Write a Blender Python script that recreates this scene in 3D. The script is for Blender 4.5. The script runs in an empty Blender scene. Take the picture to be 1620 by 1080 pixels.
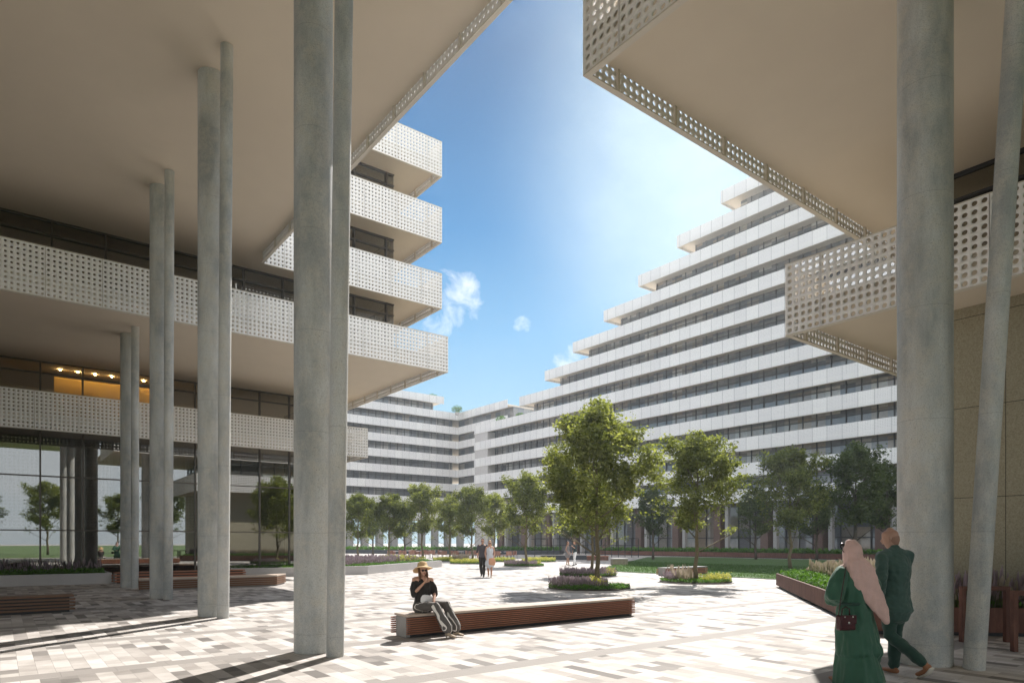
import bpy, bmesh, math, random
import numpy as np
from mathutils import Vector, Matrix, noise
R = math.radians
rng = np.random.default_rng(7); random.seed(7)
scn = bpy.context.scene; COL = scn.collection

# ------------------------------------------------------------------ camera frame
F = 1042.0; HZ = 857.0; CAMZ = 1.65
ANG = math.atan2(1340, 1042)
FW = (math.cos(ANG), math.sin(ANG)); RT = (math.sin(ANG), -math.cos(ANG))
def P(px, D, z=0.0):
    l = (px - 810) / F * D
    return Vector((FW[0]*D + RT[0]*l, FW[1]*D + RT[1]*l, z))
def G(px, py):                       # point of the ground seen at a pixel of the photograph
    return P(px, CAMZ*F/(py-HZ))
def ray(px, py):
    t = (px-810)/F; s = (HZ-py)/F
    return Vector((FW[0]+RT[0]*t, FW[1]+RT[1]*t, s)).normalized()

# ------------------------------------------------------------------ tagging
def tag(o, label=None, cat=None, group=None, kind=None):
    if label: o['label'] = label
    if cat: o['category'] = cat
    if group: o['group'] = group
    if kind: o['kind'] = kind
    return o
def empty(name, loc=(0,0,0), rz=0.0, label=None, cat=None, group=None):
    o = bpy.data.objects.new(name, None); COL.objects.link(o)
    o.location = loc; o.rotation_euler = (0,0,rz); o.empty_display_size = .2
    return tag(o, label, cat, group)
def link(name, me, parent=None, mat=None):
    o = bpy.data.objects.new(name, me); COL.objects.link(o)
    if mat is not None:
        me.materials.clear(); me.materials.append(mat)
    if parent: o.parent = parent
    return o
def copy_tree(o, parent=None):
    c = o.copy(); COL.objects.link(c)
    if parent: c.parent = parent
    for ch in [x for x in o.children]:
        copy_tree(ch, c)
    return c

# ------------------------------------------------------------------ mesh builder
class MB:
    def __init__(s): s.v=[]; s.f=[]
    def box(s, x0,x1,y0,y1,z0,z1, M=None):
        b=len(s.v)
        pts=[(x0,y0,z0),(x1,y0,z0),(x1,y1,z0),(x0,y1,z0),(x0,y0,z1),(x1,y0,z1),(x1,y1,z1),(x0,y1,z1)]
        if M is not None: pts=[tuple(M@Vector(p)) for p in pts]
        s.v+=pts
        s.f+=[tuple(b+i for i in q) for q in ((0,3,2,1),(4,5,6,7),(0,1,5,4),(1,2,6,5),(2,3,7,6),(3,0,4,7))]
    def prism(s, poly, z0, z1):
        b=len(s.v); n=len(poly)
        s.v+=[(p[0],p[1],z0) for p in poly]+[(p[0],p[1],z1) for p in poly]
        s.f.append(tuple(range(b+n-1,b-1,-1))); s.f.append(tuple(range(b+n,b+2*n)))
        for i in range(n):
            j=(i+1)%n; s.f.append((b+i,b+j,b+n+j,b+n+i))
    def tube(s, pts, rad, n=10, cap=True):
        pts=[Vector(p) for p in pts]
        if not hasattr(rad,'__len__'): rad=[rad]*len(pts)
        b=len(s.v)
        for i,p in enumerate(pts):
            t=(pts[min(i+1,len(pts)-1)]-pts[max(i-1,0)]).normalized()
            ref=Vector((1,0,0)) if abs(t.x)<.9 else Vector((0,1,0))
            x=(ref-t*ref.dot(t)).normalized(); y=t.cross(x)
            for k in range(n):
                a=2*math.pi*k/n
                s.v.append(tuple(p+(x*math.cos(a)+y*math.sin(a))*rad[i]))
        for i in range(len(pts)-1):
            for k in range(n):
                k2=(k+1)%n
                s.f.append((b+i*n+k,b+i*n+k2,b+(i+1)*n+k2,b+(i+1)*n+k))
        if cap:
            s.f.append(tuple(range(b+n-1,b-1,-1))); e=b+(len(pts)-1)*n
            s.f.append(tuple(range(e,e+n)))
    def bar(s, a, c, w, h):
        a=Vector(a); c=Vector(c); d=(c-a); L=d.length; d.normalize()
        up=Vector((0,0,1)) if abs(d.z)<.95 else Vector((0,1,0))
        x=d.cross(up).normalized(); u=x.cross(d)
        M=Matrix((( d.x,x.x,u.x,a.x),(d.y,x.y,u.y,a.y),(d.z,x.z,u.z,a.z),(0,0,0,1)))
        s.box(0,L,-w/2,w/2,-h/2,h/2,M)
    def build(s, name, mat, parent=None, smooth=False, bevel=0):
        me=bpy.data.meshes.new(name); me.from_pydata(s.v,[],s.f); me.update()
        if smooth:
            me.polygons.foreach_set('use_smooth',[True]*len(me.polygons))
        o=link(name,me,parent,mat)
        if bevel:
            m=o.modifiers.new('b','BEVEL'); m.width=bevel; m.segments=2; m.limit_method='ANGLE'
        return o
def mesh_np(name, V, Q, attrs=None):
    me=bpy.data.meshes.new(name); V=np.ascontiguousarray(V,dtype=np.float32); Q=np.ascontiguousarray(Q,dtype=np.int32)
    k=Q.shape[1]
    me.vertices.add(len(V)); me.vertices.foreach_set('co',V.ravel())
    me.loops.add(Q.size); me.loops.foreach_set('vertex_index',Q.ravel())
    me.polygons.add(len(Q)); me.polygons.foreach_set('loop_start',np.arange(0,Q.size,k,dtype=np.int32))
    me.polygons.foreach_set('loop_total',np.full(len(Q),k,dtype=np.int32))
    me.update(calc_edges=True)
    if attrs:
        for an,av in attrs.items():
            a=me.attributes.new(an,'FLOAT','POINT'); a.data.foreach_set('value',np.ascontiguousarray(av,dtype=np.float32))
    return me

# ------------------------------------------------------------------ materials
class NT:
    def __init__(s,name):
        s.m=bpy.data.materials.new(name); s.m.use_nodes=True; s.t=s.m.node_tree; s.t.nodes.clear()
        s.out=s.n('ShaderNodeOutputMaterial')
    def n(s,ty,**kw):
        x=s.t.nodes.new(ty)
        for k,v in kw.items():
            if k.startswith('i_'):
                key=k[2:]; key=int(key) if key.isdigit() else key
                x.inputs[key].default_value=v
            else: setattr(x,k,v)
        return x
    def l(s,a,b): s.t.links.new(a,b)
    def math(s,op,a,b=None,c=None,clamp=False):
        x=s.n('ShaderNodeMath',operation=op); x.use_clamp=clamp
        for i,q in enumerate((a,b,c)):
            if q is None: continue
            if isinstance(q,(int,float)): x.inputs[i].default_value=q
            else: s.l(q,x.inputs[i])
        return x.outputs[0]
    def mix(s,fac,a,b,blend='MIX'):
        x=s.n('ShaderNodeMix',data_type='RGBA',blend_type=blend)
        for sock,q in ((x.inputs[0],fac),(x.inputs[6],a),(x.inputs[7],b)):
            if isinstance(q,(int,float)): sock.default_value=q
            elif isinstance(q,tuple): sock.default_value=q if len(q)==4 else q+(1,)
            else: s.l(q,sock)
        return x.outputs[2]
    def ramp(s,fac,stops):
        x=s.n('ShaderNodeValToRGB'); s.l(fac,x.inputs[0]); e=x.color_ramp.elements
        while len(e)<len(stops): e.new(.5)
        for q,(p,c) in zip(e,stops):
            q.position=p; q.color=c if len(c)==4 else c+(1,)
        return x.outputs[0]
    def noise(s,vec,scale,detail=4,rough=.55):
        x=s.n('ShaderNodeTexNoise'); x.inputs['Scale'].default_value=scale; x.inputs['Detail'].default_value=detail
        x.inputs['Roughness'].default_value=rough
        if vec is not None: s.l(vec,x.inputs['Vector'])
        return x
    def obj(s): return s.n('ShaderNodeTexCoord').outputs['Object']
    def pos(s): return s.n('ShaderNodeNewGeometry').outputs['Position']
    def bump(s,h,strength=.3,dist=.01):
        x=s.n('ShaderNodeBump'); x.inputs['Strength'].default_value=strength; x.inputs['Distance'].default_value=dist
        s.l(h,x.inputs['Height']); return x.outputs[0]
    def bsdf(s,col,rough=.6,normal=None,**kw):
        x=s.n('ShaderNodeBsdfPrincipled')
        if isinstance(col,tuple): x.inputs['Base Color'].default_value=col if len(col)==4 else col+(1,)
        else: s.l(col,x.inputs['Base Color'])
        if isinstance(rough,(int,float)): x.inputs['Roughness'].default_value=rough
        else: s.l(rough,x.inputs['Roughness'])
        if normal is not None: s.l(normal,x.inputs['Normal'])
        for k,v in kw.items(): x.inputs[k.replace('_',' ')].default_value=v
        return x.outputs[0]
    def done(s,sh): s.l(sh,s.out.inputs[0]); return s.m

def m_plain(name,col,rough=.6,var=.12,scale=6,bump=.1,**kw):
    t=NT(name); o=t.pos(); nz=t.noise(o,scale,5)
    c2=tuple(max(0,x*(1-var)) for x in col); c1=tuple(min(1,x*(1+var)) for x in col)
    c=t.mix(nz.outputs[0],c2,c1)
    n2=t.noise(o,scale*14,3)
    return t.done(t.bsdf(c,rough,t.bump(n2.outputs[0],bump,.004),**kw))

def m_concrete(name, a=(.35,.365,.36), b=(.58,.59,.575), warm=(.60,.56,.48)):
    t=NT(name); o=t.pos()
    mp=t.n('ShaderNodeMapping'); mp.inputs['Scale'].default_value=(1.6,1.6,.45); t.l(o,mp.inputs[0])
    big=t.noise(mp.outputs[0],1.3,6,.6); mid=t.noise(o,3.2,8,.78); fine=t.noise(o,70,3,.6)
    c=t.mix(t.ramp(big.outputs[0],[(.40,(0,0,0)),(.60,(1,1,1))]),a,b)
    c=t.mix(t.math('MULTIPLY',t.ramp(mid.outputs[0],[(.45,(0,0,0)),(.60,(1,1,1))]),.5),c,warm)
    c=t.mix(t.math('MULTIPLY',t.ramp(fine.outputs[0],[(.34,(1,1,1)),(.52,(0,0,0))]),.42),c,tuple(x*.55 for x in a))
    vo=t.n('ShaderNodeTexVoronoi'); vo.inputs['Scale'].default_value=16; t.l(o,vo.inputs['Vector'])
    pit=t.ramp(vo.outputs['Distance'],[(.06,(1,1,1)),(.12,(0,0,0))])
    pm=t.math('MULTIPLY',pit,t.ramp(mid.outputs[0],[(.48,(0,0,0)),(.55,(1,1,1))]))
    c=t.mix(t.math('MULTIPLY',pm,.75),c,tuple(x*.35 for x in a))
    sx=t.n('ShaderNodeSeparateXYZ'); t.l(o,sx.inputs[0])
    fr=t.math('FRACT',t.math('DIVIDE',t.math('ADD',sx.outputs[2],1.22),1.5))
    jl=t.math('LESS_THAN',fr,.006)
    c=t.mix(t.math('MULTIPLY',jl,.3),c,tuple(x*.4 for x in a))
    h=t.math('SUBTRACT',t.math('ADD',fine.outputs[0],t.math('MULTIPLY',mid.outputs[0],.8)),t.math('ADD',pm,jl))
    return t.done(t.bsdf(c,t.math('ADD',t.math('MULTIPLY',big.outputs[0],.3),.45),t.bump(h,.35,.008)))

def m_paving():
    t=NT('paving_stone'); p=t.pos()
    sx=t.n('ShaderNodeSeparateXYZ'); t.l(p,sx.inputs[0])
    cb=t.n('ShaderNodeCombineXYZ'); t.l(sx.outputs[1],cb.inputs[0]); t.l(sx.outputs[0],cb.inputs[1])
    def brick(w,h,off,sq,sf,shift):
        ad=t.n('ShaderNodeVectorMath',operation='ADD'); t.l(cb.outputs[0],ad.inputs[0]); ad.inputs[1].default_value=(shift,0,0)
        b=t.n('ShaderNodeTexBrick'); b.offset=off; b.offset_frequency=2; b.squash=sq; b.squash_frequency=sf
        t.l(ad.outputs[0],b.inputs['Vector'])
        b.inputs['Color1'].default_value=(0,0,0,1); b.inputs['Color2'].default_value=(1,1,1,1); b.inputs['Mortar'].default_value=(.5,.5,.5,1)
        b.inputs['Scale'].default_value=1; b.inputs['Mortar Size'].default_value=.0022; b.inputs['Mortar Smooth'].default_value=.3
        b.inputs['Brick Width'].default_value=w; b.inputs['Row Height'].default_value=h
        return b
    b=brick(.5,.19,.42,.62,3,0.0)
    g=t.ramp(b.outputs['Color'],[(0,(.17,.155,.145)),(.1,(.27,.25,.235)),(.26,(.42,.385,.36)),(.55,(.55,.515,.485)),(.8,(.62,.585,.56)),(1,(.68,.65,.63))])
    nz=t.noise(p,2.2,5,.6); fn=t.noise(p,120,3,.7)
    g=t.mix(.55,g,t.ramp(nz.outputs[0],[(.3,(.34,.32,.30)),(.7,(.62,.59,.57))]),'MIX') if False else g
    g=t.mix(t.math('MULTIPLY',fn.outputs[0],.22),g,(.22,.2,.19))
    st=t.ramp(nz.outputs[0],[(.35,(.80,.79,.78)),(.62,(1,1,1))])
    g=t.mix(1,g,st,'MULTIPLY')
    # bands of darker stone every three metres
    fr=t.math('FRACT',t.math('DIVIDE',t.math('SUBTRACT',sx.outputs[1],6.8),3.0))
    band=t.math('LESS_THAN',fr,.125)
    bc=t.mix(fn.outputs[0],(.24,.22,.205),(.34,.315,.295))
    jb=t.math('LESS_THAN',t.math('FRACT',t.math('DIVIDE',sx.outputs[0],.6)),.006)
    bc=t.mix(jb,bc,(.15,.14,.13))
    g=t.mix(band,g,bc)
    mort=t.math('MULTIPLY',b.outputs['Fac'],t.math('SUBTRACT',1,band))
    g=t.mix(t.math('MULTIPLY',mort,.7),g,(.14,.13,.12))
    h=t.math('SUBTRACT',t.math('MULTIPLY',fn.outputs[0],.25),mort)
    h=t.math('ADD',h,t.math('MULTIPLY',b.outputs['Color'],.15))
    return t.done(t.bsdf(g,t.math('ADD',t.math('MULTIPLY',nz.outputs[0],.2),.62),t.bump(h,.4,.006),Specular_IOR_Level=.22))

def m_wood(name,a=(.13,.045,.022),b=(.24,.095,.05),axis=0):
    t=NT(name); o=t.pos(); mp=t.n('ShaderNodeMapping')
    sc=[14,14,14]; sc[axis]=1.2; mp.inputs['Scale'].default_value=sc; t.l(o,mp.inputs[0])
    nz=t.noise(mp.outputs[0],2.2,6,.65); big=t.noise(o,1.5,2)
    c=t.mix(nz.outputs[0],a,b); c=t.mix(t.math('MULTIPLY',big.outputs[0],.4),c,tuple(x*.7 for x in b))
    return t.done(t.bsdf(c,.5,t.bump(nz.outputs[0],.3,.003)))

def m_corten(name='corten_steel'):
    t=NT(name); o=t.pos(); mp=t.n('ShaderNodeMapping'); mp.inputs['Scale'].default_value=(2,2,.5); t.l(o,mp.inputs[0])
    a=t.noise(mp.outputs[0],3,7,.7); b=t.noise(o,40,4,.6)
    c=t.ramp(a.outputs[0],[(.3,(.075,.032,.024)),(.5,(.13,.055,.038)),(.72,(.21,.10,.07))])
    c=t.mix(t.math('MULTIPLY',b.outputs[0],.4),c,(.09,.04,.03))
    return t.done(t.bsdf(c,.75,t.bump(b.outputs[0],.3,.003)))

def m_leaf(name, dark, mid, light, trans=.45, rough=.62, tt=(1.5,1.45,.7)):
    t=NT(name); at=t.n('ShaderNodeAttribute',attribute_name='rnd')
    oi=t.n('ShaderNodeObjectInfo')
    f=t.math('ADD',at.outputs['Fac'],t.math('MULTIPLY',t.math('SUBTRACT',oi.outputs['Random'],.5),.25),clamp=True)
    c=t.ramp(f,[(0,dark),(.5,mid),(1,light)])
    p=t.bsdf(c,rough,Specular_IOR_Level=.25)
    tr=t.n('ShaderNodeBsdfTranslucent'); c2=t.mix(1,c,tt,'MULTIPLY'); t.l(c2,tr.inputs[0])
    mx=t.n('ShaderNodeMixShader'); mx.inputs[0].default_value=trans; t.l(p,mx.inputs[1]); t.l(tr.outputs[0],mx.inputs[2])
    return t.done(mx.outputs[0])

def m_glass_near(name='facade_glass', tint=(.60,.60,.57), base=.26):
    t=NT(name)
    fr=t.n('ShaderNodeFresnel'); fr.inputs[0].default_value=1.6
    fac=t.math('ADD',t.math('MULTIPLY',fr.outputs[0],.8),base,clamp=True)
    gl=t.n('ShaderNodeBsdfGlossy'); gl.inputs['Roughness'].default_value=.0; gl.inputs[0].default_value=(.92,.93,.92,1)
    o=t.pos(); nz=t.noise(o,.35,1); t.l(t.bump(nz.outputs[0],.02,.01),gl.inputs['Normal'])
    tr=t.n('ShaderNodeBsdfTransparent'); tr.inputs[0].default_value=tint+(1,)
    mx=t.n('ShaderNodeMixShader'); t.l(fac,mx.inputs[0]); t.l(tr.outputs[0],mx.inputs[1]); t.l(gl.outputs[0],mx.inputs[2])
    return t.done(mx.outputs[0])

def m_far_glass(name='far_window_glass'):
    # panes 1.5 m wide; blinds and rooms behind them differ from pane to pane
    t=NT(name); o=t.pos(); sx=t.n('ShaderNodeSeparateXYZ'); t.l(o,sx.inputs[0])
    s=t.math('ADD',sx.outputs[0],sx.outputs[1])
    pane=t.math('FLOOR',t.math('DIVIDE',s,1.5)); lev=t.math('FLOOR',t.math('DIVIDE',t.math('SUBTRACT',sx.outputs[2],6.05),2.85))
    cb=t.n('ShaderNodeCombineXYZ'); t.l(pane,cb.inputs[0]); t.l(lev,cb.inputs[1])
    wn=t.n('ShaderNodeTexWhiteNoise',noise_dimensions='3D'); t.l(cb.outputs[0],wn.inputs['Vector'])
    grp=t.noise(cb.outputs[0],.13,2)
    c=t.ramp(wn.outputs[0],[(0,(.16,.18,.22)),(.3,(.28,.29,.32)),(.5,(.44,.36,.28)),(.65,(.32,.33,.35)),(.82,(.55,.50,.43)),(1,(.75,.74,.72))])
    c=t.mix(t.ramp(grp.outputs[0],[(.42,(.7,.7,.7)),(.56,(0,0,0))]),c,(.20,.225,.26))
    nz=t.noise(o,3.0,4,.7)
    c=t.mix(t.math('MULTIPLY',nz.outputs[0],.5),c,(.03,.026,.022))
    wv=t.math('LESS_THAN',t.math('FRACT',t.math('MULTIPLY',sx.outputs[2],9)),.35)
    c=t.mix(t.math('MULTIPLY',wv,.25),c,(.12,.115,.11))
    return t.done(t.bsdf(c,.06,t.bump(t.noise(o,.5,1).outputs[0],.05,.05),Specular_IOR_Level=.9,Coat_Weight=.6,Coat_Roughness=.02))

def m_far_panel(name='far_perforated_panel'):
    t=NT(name); o=t.pos(); sx=t.n('ShaderNodeSeparateXYZ'); t.l(o,sx.inputs[0])
    s=t.math('ADD',sx.outputs[0],sx.outputs[1])
    def cell(v,p,off):
        f=t.math('FRACT',t.math('DIVIDE',t.math('ADD',v,off),p)); return t.math('SUBTRACT',f,.5)
    a=cell(s,.15,0); b=cell(t.math('SUBTRACT',sx.outputs[2],6.05+.0),.1425,0)
    d=t.math('SQRT',t.math('ADD',t.math('MULTIPLY',a,a),t.math('MULTIPLY',b,b)))
    hole=t.math('LESS_THAN',d,.25)
    j=t.math('LESS_THAN',t.math('FRACT',t.math('DIVIDE',s,1.5)),.018)
    nz=t.noise(o,.6,4); pane=t.math('FLOOR',t.math('DIVIDE',s,1.5))
    wn=t.n('ShaderNodeTexWhiteNoise',noise_dimensions='1D'); t.l(pane,wn.inputs['W'])
    c=t.mix(wn.outputs[0],(.78,.77,.77),(.86,.85,.84)); c=t.mix(j,c,(.25,.25,.26))
    p=t.bsdf(c,.4)
    tr=t.n('ShaderNodeBsdfTransparent')
    mx=t.n('ShaderNodeMixShader'); t.l(hole,mx.inputs[0]); t.l(p,mx.inputs[1]); t.l(tr.outputs[0],mx.inputs[2])
    return t.done(mx.outputs[0])

def m_stipple_wall():
    t=NT('stippled_concrete_wall'); o=t.pos(); fine=t.noise(o,34,5,.75); big=t.noise(o,1.1,4)
    c=t.ramp(fine.outputs[0],[(.33,(.24,.215,.15)),(.5,(.38,.345,.25)),(.66,(.47,.43,.33))])
    c=t.mix(t.math('MULTIPLY',big.outputs[0],.5),c,(.26,.23,.17))
    sx=t.n('ShaderNodeSeparateXYZ'); t.l(o,sx.inputs[0])
    s=t.math('ADD',sx.outputs[0],sx.outputs[1])
    # 15.45 + 4.22 = 19.67 -> vertical joint; horizontal joints 2.54 and 4.36
    j1=t.math('LESS_THAN',t.math('FRACT',t.math('DIVIDE',t.math('SUBTRACT',s,19.67-.006),2.4)),.005)
    j2=t.math('LESS_THAN',t.math('FRACT',t.math('DIVIDE',t.math('SUBTRACT',sx.outputs[2],2.54),1.82)),.007)
    j=t.math('MAXIMUM',j1,j2); c=t.mix(j,c,(.05,.045,.035))
    return t.done(t.bsdf(c,.8,t.bump(t.math('SUBTRACT',fine.outputs[0],j),.5,.012)))

def m_fabric(name,col,rough=.8,var=.18,scale=14,sheen=.2):
    t=NT(name); o=t.obj(); nz=t.noise(o,scale,4); wv=t.noise(o,240,2)
    c=t.mix(nz.outputs[0],tuple(x*(1-var) for x in col),tuple(min(1,x*(1+var)) for x in col))
    return t.done(t.bsdf(c,rough,t.bump(wv.outputs[0],.15,.002),Sheen_Weight=sheen))
def m_stripes(name,a,b):
    t=NT(name); o=t.obj(); sx=t.n('ShaderNodeSeparateXYZ'); t.l(o,sx.inputs[0])
    s=t.math('ADD',t.math('MULTIPLY',sx.outputs[0],.8),t.math('MULTIPLY',sx.outputs[1],.75))
    w=t.math('SUBTRACT',t.math('FRACT',t.math('MULTIPLY',s,11)),.0); k=t.math('LESS_THAN',w,.12)
    c=t.mix(k,a,b); return t.done(t.bsdf(c,.8))

M={}
M['concrete']=m_concrete('column_concrete')
M['paving']=m_paving()
M['soffit']=m_plain('soffit_render',(.65,.57,.46),.85,.05,1.2,.06)
M['panel']=m_plain('painted_perforated_metal',(.84,.82,.80),.42,.03,1.5,.03)
M['flange']=m_plain('panel_flange_metal',(.62,.57,.49),.5,.04,2,.03)
M['slab']=m_plain('floor_slab_edge',(.55,.52,.47),.8,.06,2)
M['far_slab']=m_plain('far_slab_render',(.66,.60,.52),.8,.05,1)
M['frame']=m_plain('bronze_window_frame',(.10,.085,.07),.4,.08,3,.02,Metallic=.4)
M['dark_frame']=m_plain('dark_window_frame',(.05,.05,.056),.4,.08,3,.02)
M['glass']=m_glass_near()
M['glass_up']=m_glass_near('upper_glass',(.78,.76,.70),.10)
M['far_glass']=m_far_glass()
M['far_panel']=m_far_panel()
M['stipple']=m_stipple_wall()
M['core']=m_plain('interior_core_plaster',(.55,.49,.41),.8,.1,.8)
M['yellow_wall']=m_plain('ochre_interior_wall',(.52,.33,.07),.7,.25,2)
M['pier']=m_plain('brown_stone_pier',(.12,.075,.062),.7,.2,3)
M['palepier']=m_plain('grey_concrete_pier',(.33,.32,.315),.7,.12,2)
M['wood']=m_wood('reddish_hardwood',(.22,.075,.038),(.36,.15,.08))
M['wood_top']=m_wood('pale_sunlit_hardwood',(.42,.33,.26),(.60,.50,.42))  # light bench-top wood, with strong sunlight also put into its pale colour
M['wood2']=m_wood('brown_hardwood',(.12,.055,.028),(.22,.11,.055))
M['wood_or']=m_wood('orange_hardwood',(.28,.10,.05),(.42,.17,.09))
M['conc_block']=m_plain('grey_cast_concrete',(.30,.29,.28),.75,.12,5,.15)
M['pale_wall']=m_plain('pale_concrete_wall',(.47,.45,.44),.75,.08,3,.1)
M['corten']=m_corten()
M['dark_steel']=m_plain('dark_steel',(.02,.02,.022),.45,.1,5)
M['dark_wall']=m_plain('dark_slate_wall',(.035,.04,.05),.6,.2,4)
M['soil']=m_plain('dark_soil',(.045,.035,.025),.95,.3,20,.6)
def m_lawn():
    t=NT('mown_grass'); o=t.pos(); a=t.noise(o,.7,5); b=t.noise(o,45,4,.8)
    c=t.mix(a.outputs[0],(.045,.10,.018),(.075,.145,.028)); c=t.mix(t.math('MULTIPLY',b.outputs[0],.6),c,(.03,.07,.012))
    return t.done(t.bsdf(c,.9,t.bump(b.outputs[0],.8,.03)))
M['lawn']=m_lawn()
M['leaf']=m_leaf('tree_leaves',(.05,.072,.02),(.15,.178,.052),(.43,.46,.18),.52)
M['leaf_shade']=m_leaf('shaded_tree_leaves',(.035,.055,.018),(.07,.10,.035),(.13,.165,.06),.4)  # trees standing in shade: the shade is put into a darker leaf colour
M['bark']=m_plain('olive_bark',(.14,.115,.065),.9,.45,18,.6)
M['bark_shade']=m_plain('shaded_bark',(.07,.055,.04),.9,.3,20,.6)  # bark of the same trees, darkened in colour to stand for shade
M['ground_cover']=m_leaf('green_ground_cover',(.03,.085,.012),(.07,.17,.025),(.13,.26,.05),.35)
M['lavender']=m_leaf('lavender_spikes',(.11,.12,.06),(.27,.22,.22),(.46,.36,.42),.3,.7,(1,1,1))
M['yellow']=m_leaf('yellow_foliage',(.14,.19,.03),(.38,.40,.08),(.66,.62,.22),.4,.7,(1.2,1.15,.8))
M['cream_flower']=m_leaf('cream_flower_spikes',(.12,.16,.05),(.36,.31,.22),(.62,.52,.46),.3,.7,(1,1,.95))
M['skin']=m_plain('skin',(.52,.30,.21),.5,.05,9,.02,Subsurface_Weight=.08)
M['skin2']=m_plain('tanned_skin',(.40,.235,.17),.5,.05,9,.02,Subsurface_Weight=.08)
M['green_dress']=m_fabric('deep_green_cloth',(.022,.095,.056),.7)
M['green_suit']=m_fabric('green_wool',(.040,.088,.074),.8)
M['green_trs']=m_fabric('dark_green_wool',(.018,.055,.042),.85)
M['scarf']=m_fabric('pink_chiffon',(.62,.42,.38),.75)
M['bag']=m_plain('burgundy_leather',(.045,.004,.008),.25,.1,8)
M['black']=m_fabric('black_cloth',(.018,.015,.014),.85)
M['stripes']=m_stripes('striped_trouser_cloth',(.10,.09,.085),(.75,.72,.68))
M['straw']=m_plain('woven_straw',(.62,.42,.22),.8,.15,60,.5)
M['white_cloth']=m_fabric('white_cloth',(.72,.72,.74),.8,.05)
M['pale_dress']=m_fabric('pale_blue_cloth',(.58,.62,.68),.8,.08)
M['grey_dress']=m_fabric('grey_patterned_cloth',(.20,.185,.19),.8,.3,60)
M['check']=m_fabric('dark_checked_cloth',(.055,.05,.06),.8,.5,70)
M['teal']=m_fabric('dark_teal_cloth',(.012,.035,.038),.8)
M['blonde']=m_plain('blonde_hair',(.50,.33,.14),.55,.25,60,.4)
M['brown_hair']=m_plain('brown_hair',(.11,.05,.022),.5,.3,60,.4)
M['dark_hair']=m_plain('dark_hair',(.025,.016,.012),.5,.3,60,.4)
M['shoe']=m_plain('beige_suede',(.48,.38,.28),.7,.1,30)
M['shoe_br']=m_plain('tan_leather',(.30,.13,.06),.45,.15,20)
M['sole']=m_plain('pale_rubber',(.62,.58,.50),.7,.05,10)
M['lens']=m_plain('dark_lens',(.01,.008,.008),.35,.05,5,.0)
M['lips']=m_plain('lip_colour',(.40,.09,.08),.45,.05,9)
M['peach']=m_plain('peach_fabric',(.62,.33,.20),.8,.12,30)
M['wicker']=m_plain('woven_wicker',(.30,.16,.12),.75,.35,50,.5)
M['table']=m_plain('white_table_laminate',(.62,.58,.58),.4,.05,5)

# ------------------------------------------------------------------ setting
def sheet(name,poly,z,mat,kind='structure',label=None,cat=None):
    m=MB(); b=len(m.v); m.v+=[(p[0],p[1],z) for p in poly]; m.f.append(tuple(range(len(poly))))
    o=m.build(name,mat); tag(o,label,cat,None,kind); return o
sheet('ground',[(-500,-500),(600,-500),(600,600),(-500,600)],-.004,M['paving'])
FIELD=NT('far_field'); _o=FIELD.pos(); _a=FIELD.noise(_o,.05,4)
M['field']=FIELD.done(FIELD.bsdf(FIELD.mix(_a.outputs[0],(.07,.13,.03),(.12,.17,.05)),.9))
sheet('grass_field',[(-300,-300),(300,-300),(300,-16),(-300,-16)],.0,M['field'])
def rounded(poly,r,n=6):
    out=[]; N=len(poly)
    for i in range(N):
        p=Vector(poly[i]); a=Vector(poly[i-1])-p; b=Vector(poly[(i+1)%N])-p
        rr=min(r,a.length*.45,b.length*.45); a.normalize(); b.normalize()
        for k in range(n+1):
            t=k/n; q=(p+a*rr)*(1-t)**2+p*2*t*(1-t)+(p+b*rr)*t*t
            out.append((q.x,q.y))
    return out
lawn_poly=rounded([(27.3,-12),(27.0,26.2),(31.5,30.4),(56.5,48.2),(59.5,44.0),(59.5,-12)],2.5)
sheet('lawn',lawn_poly,.02,M['lawn'])

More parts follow.
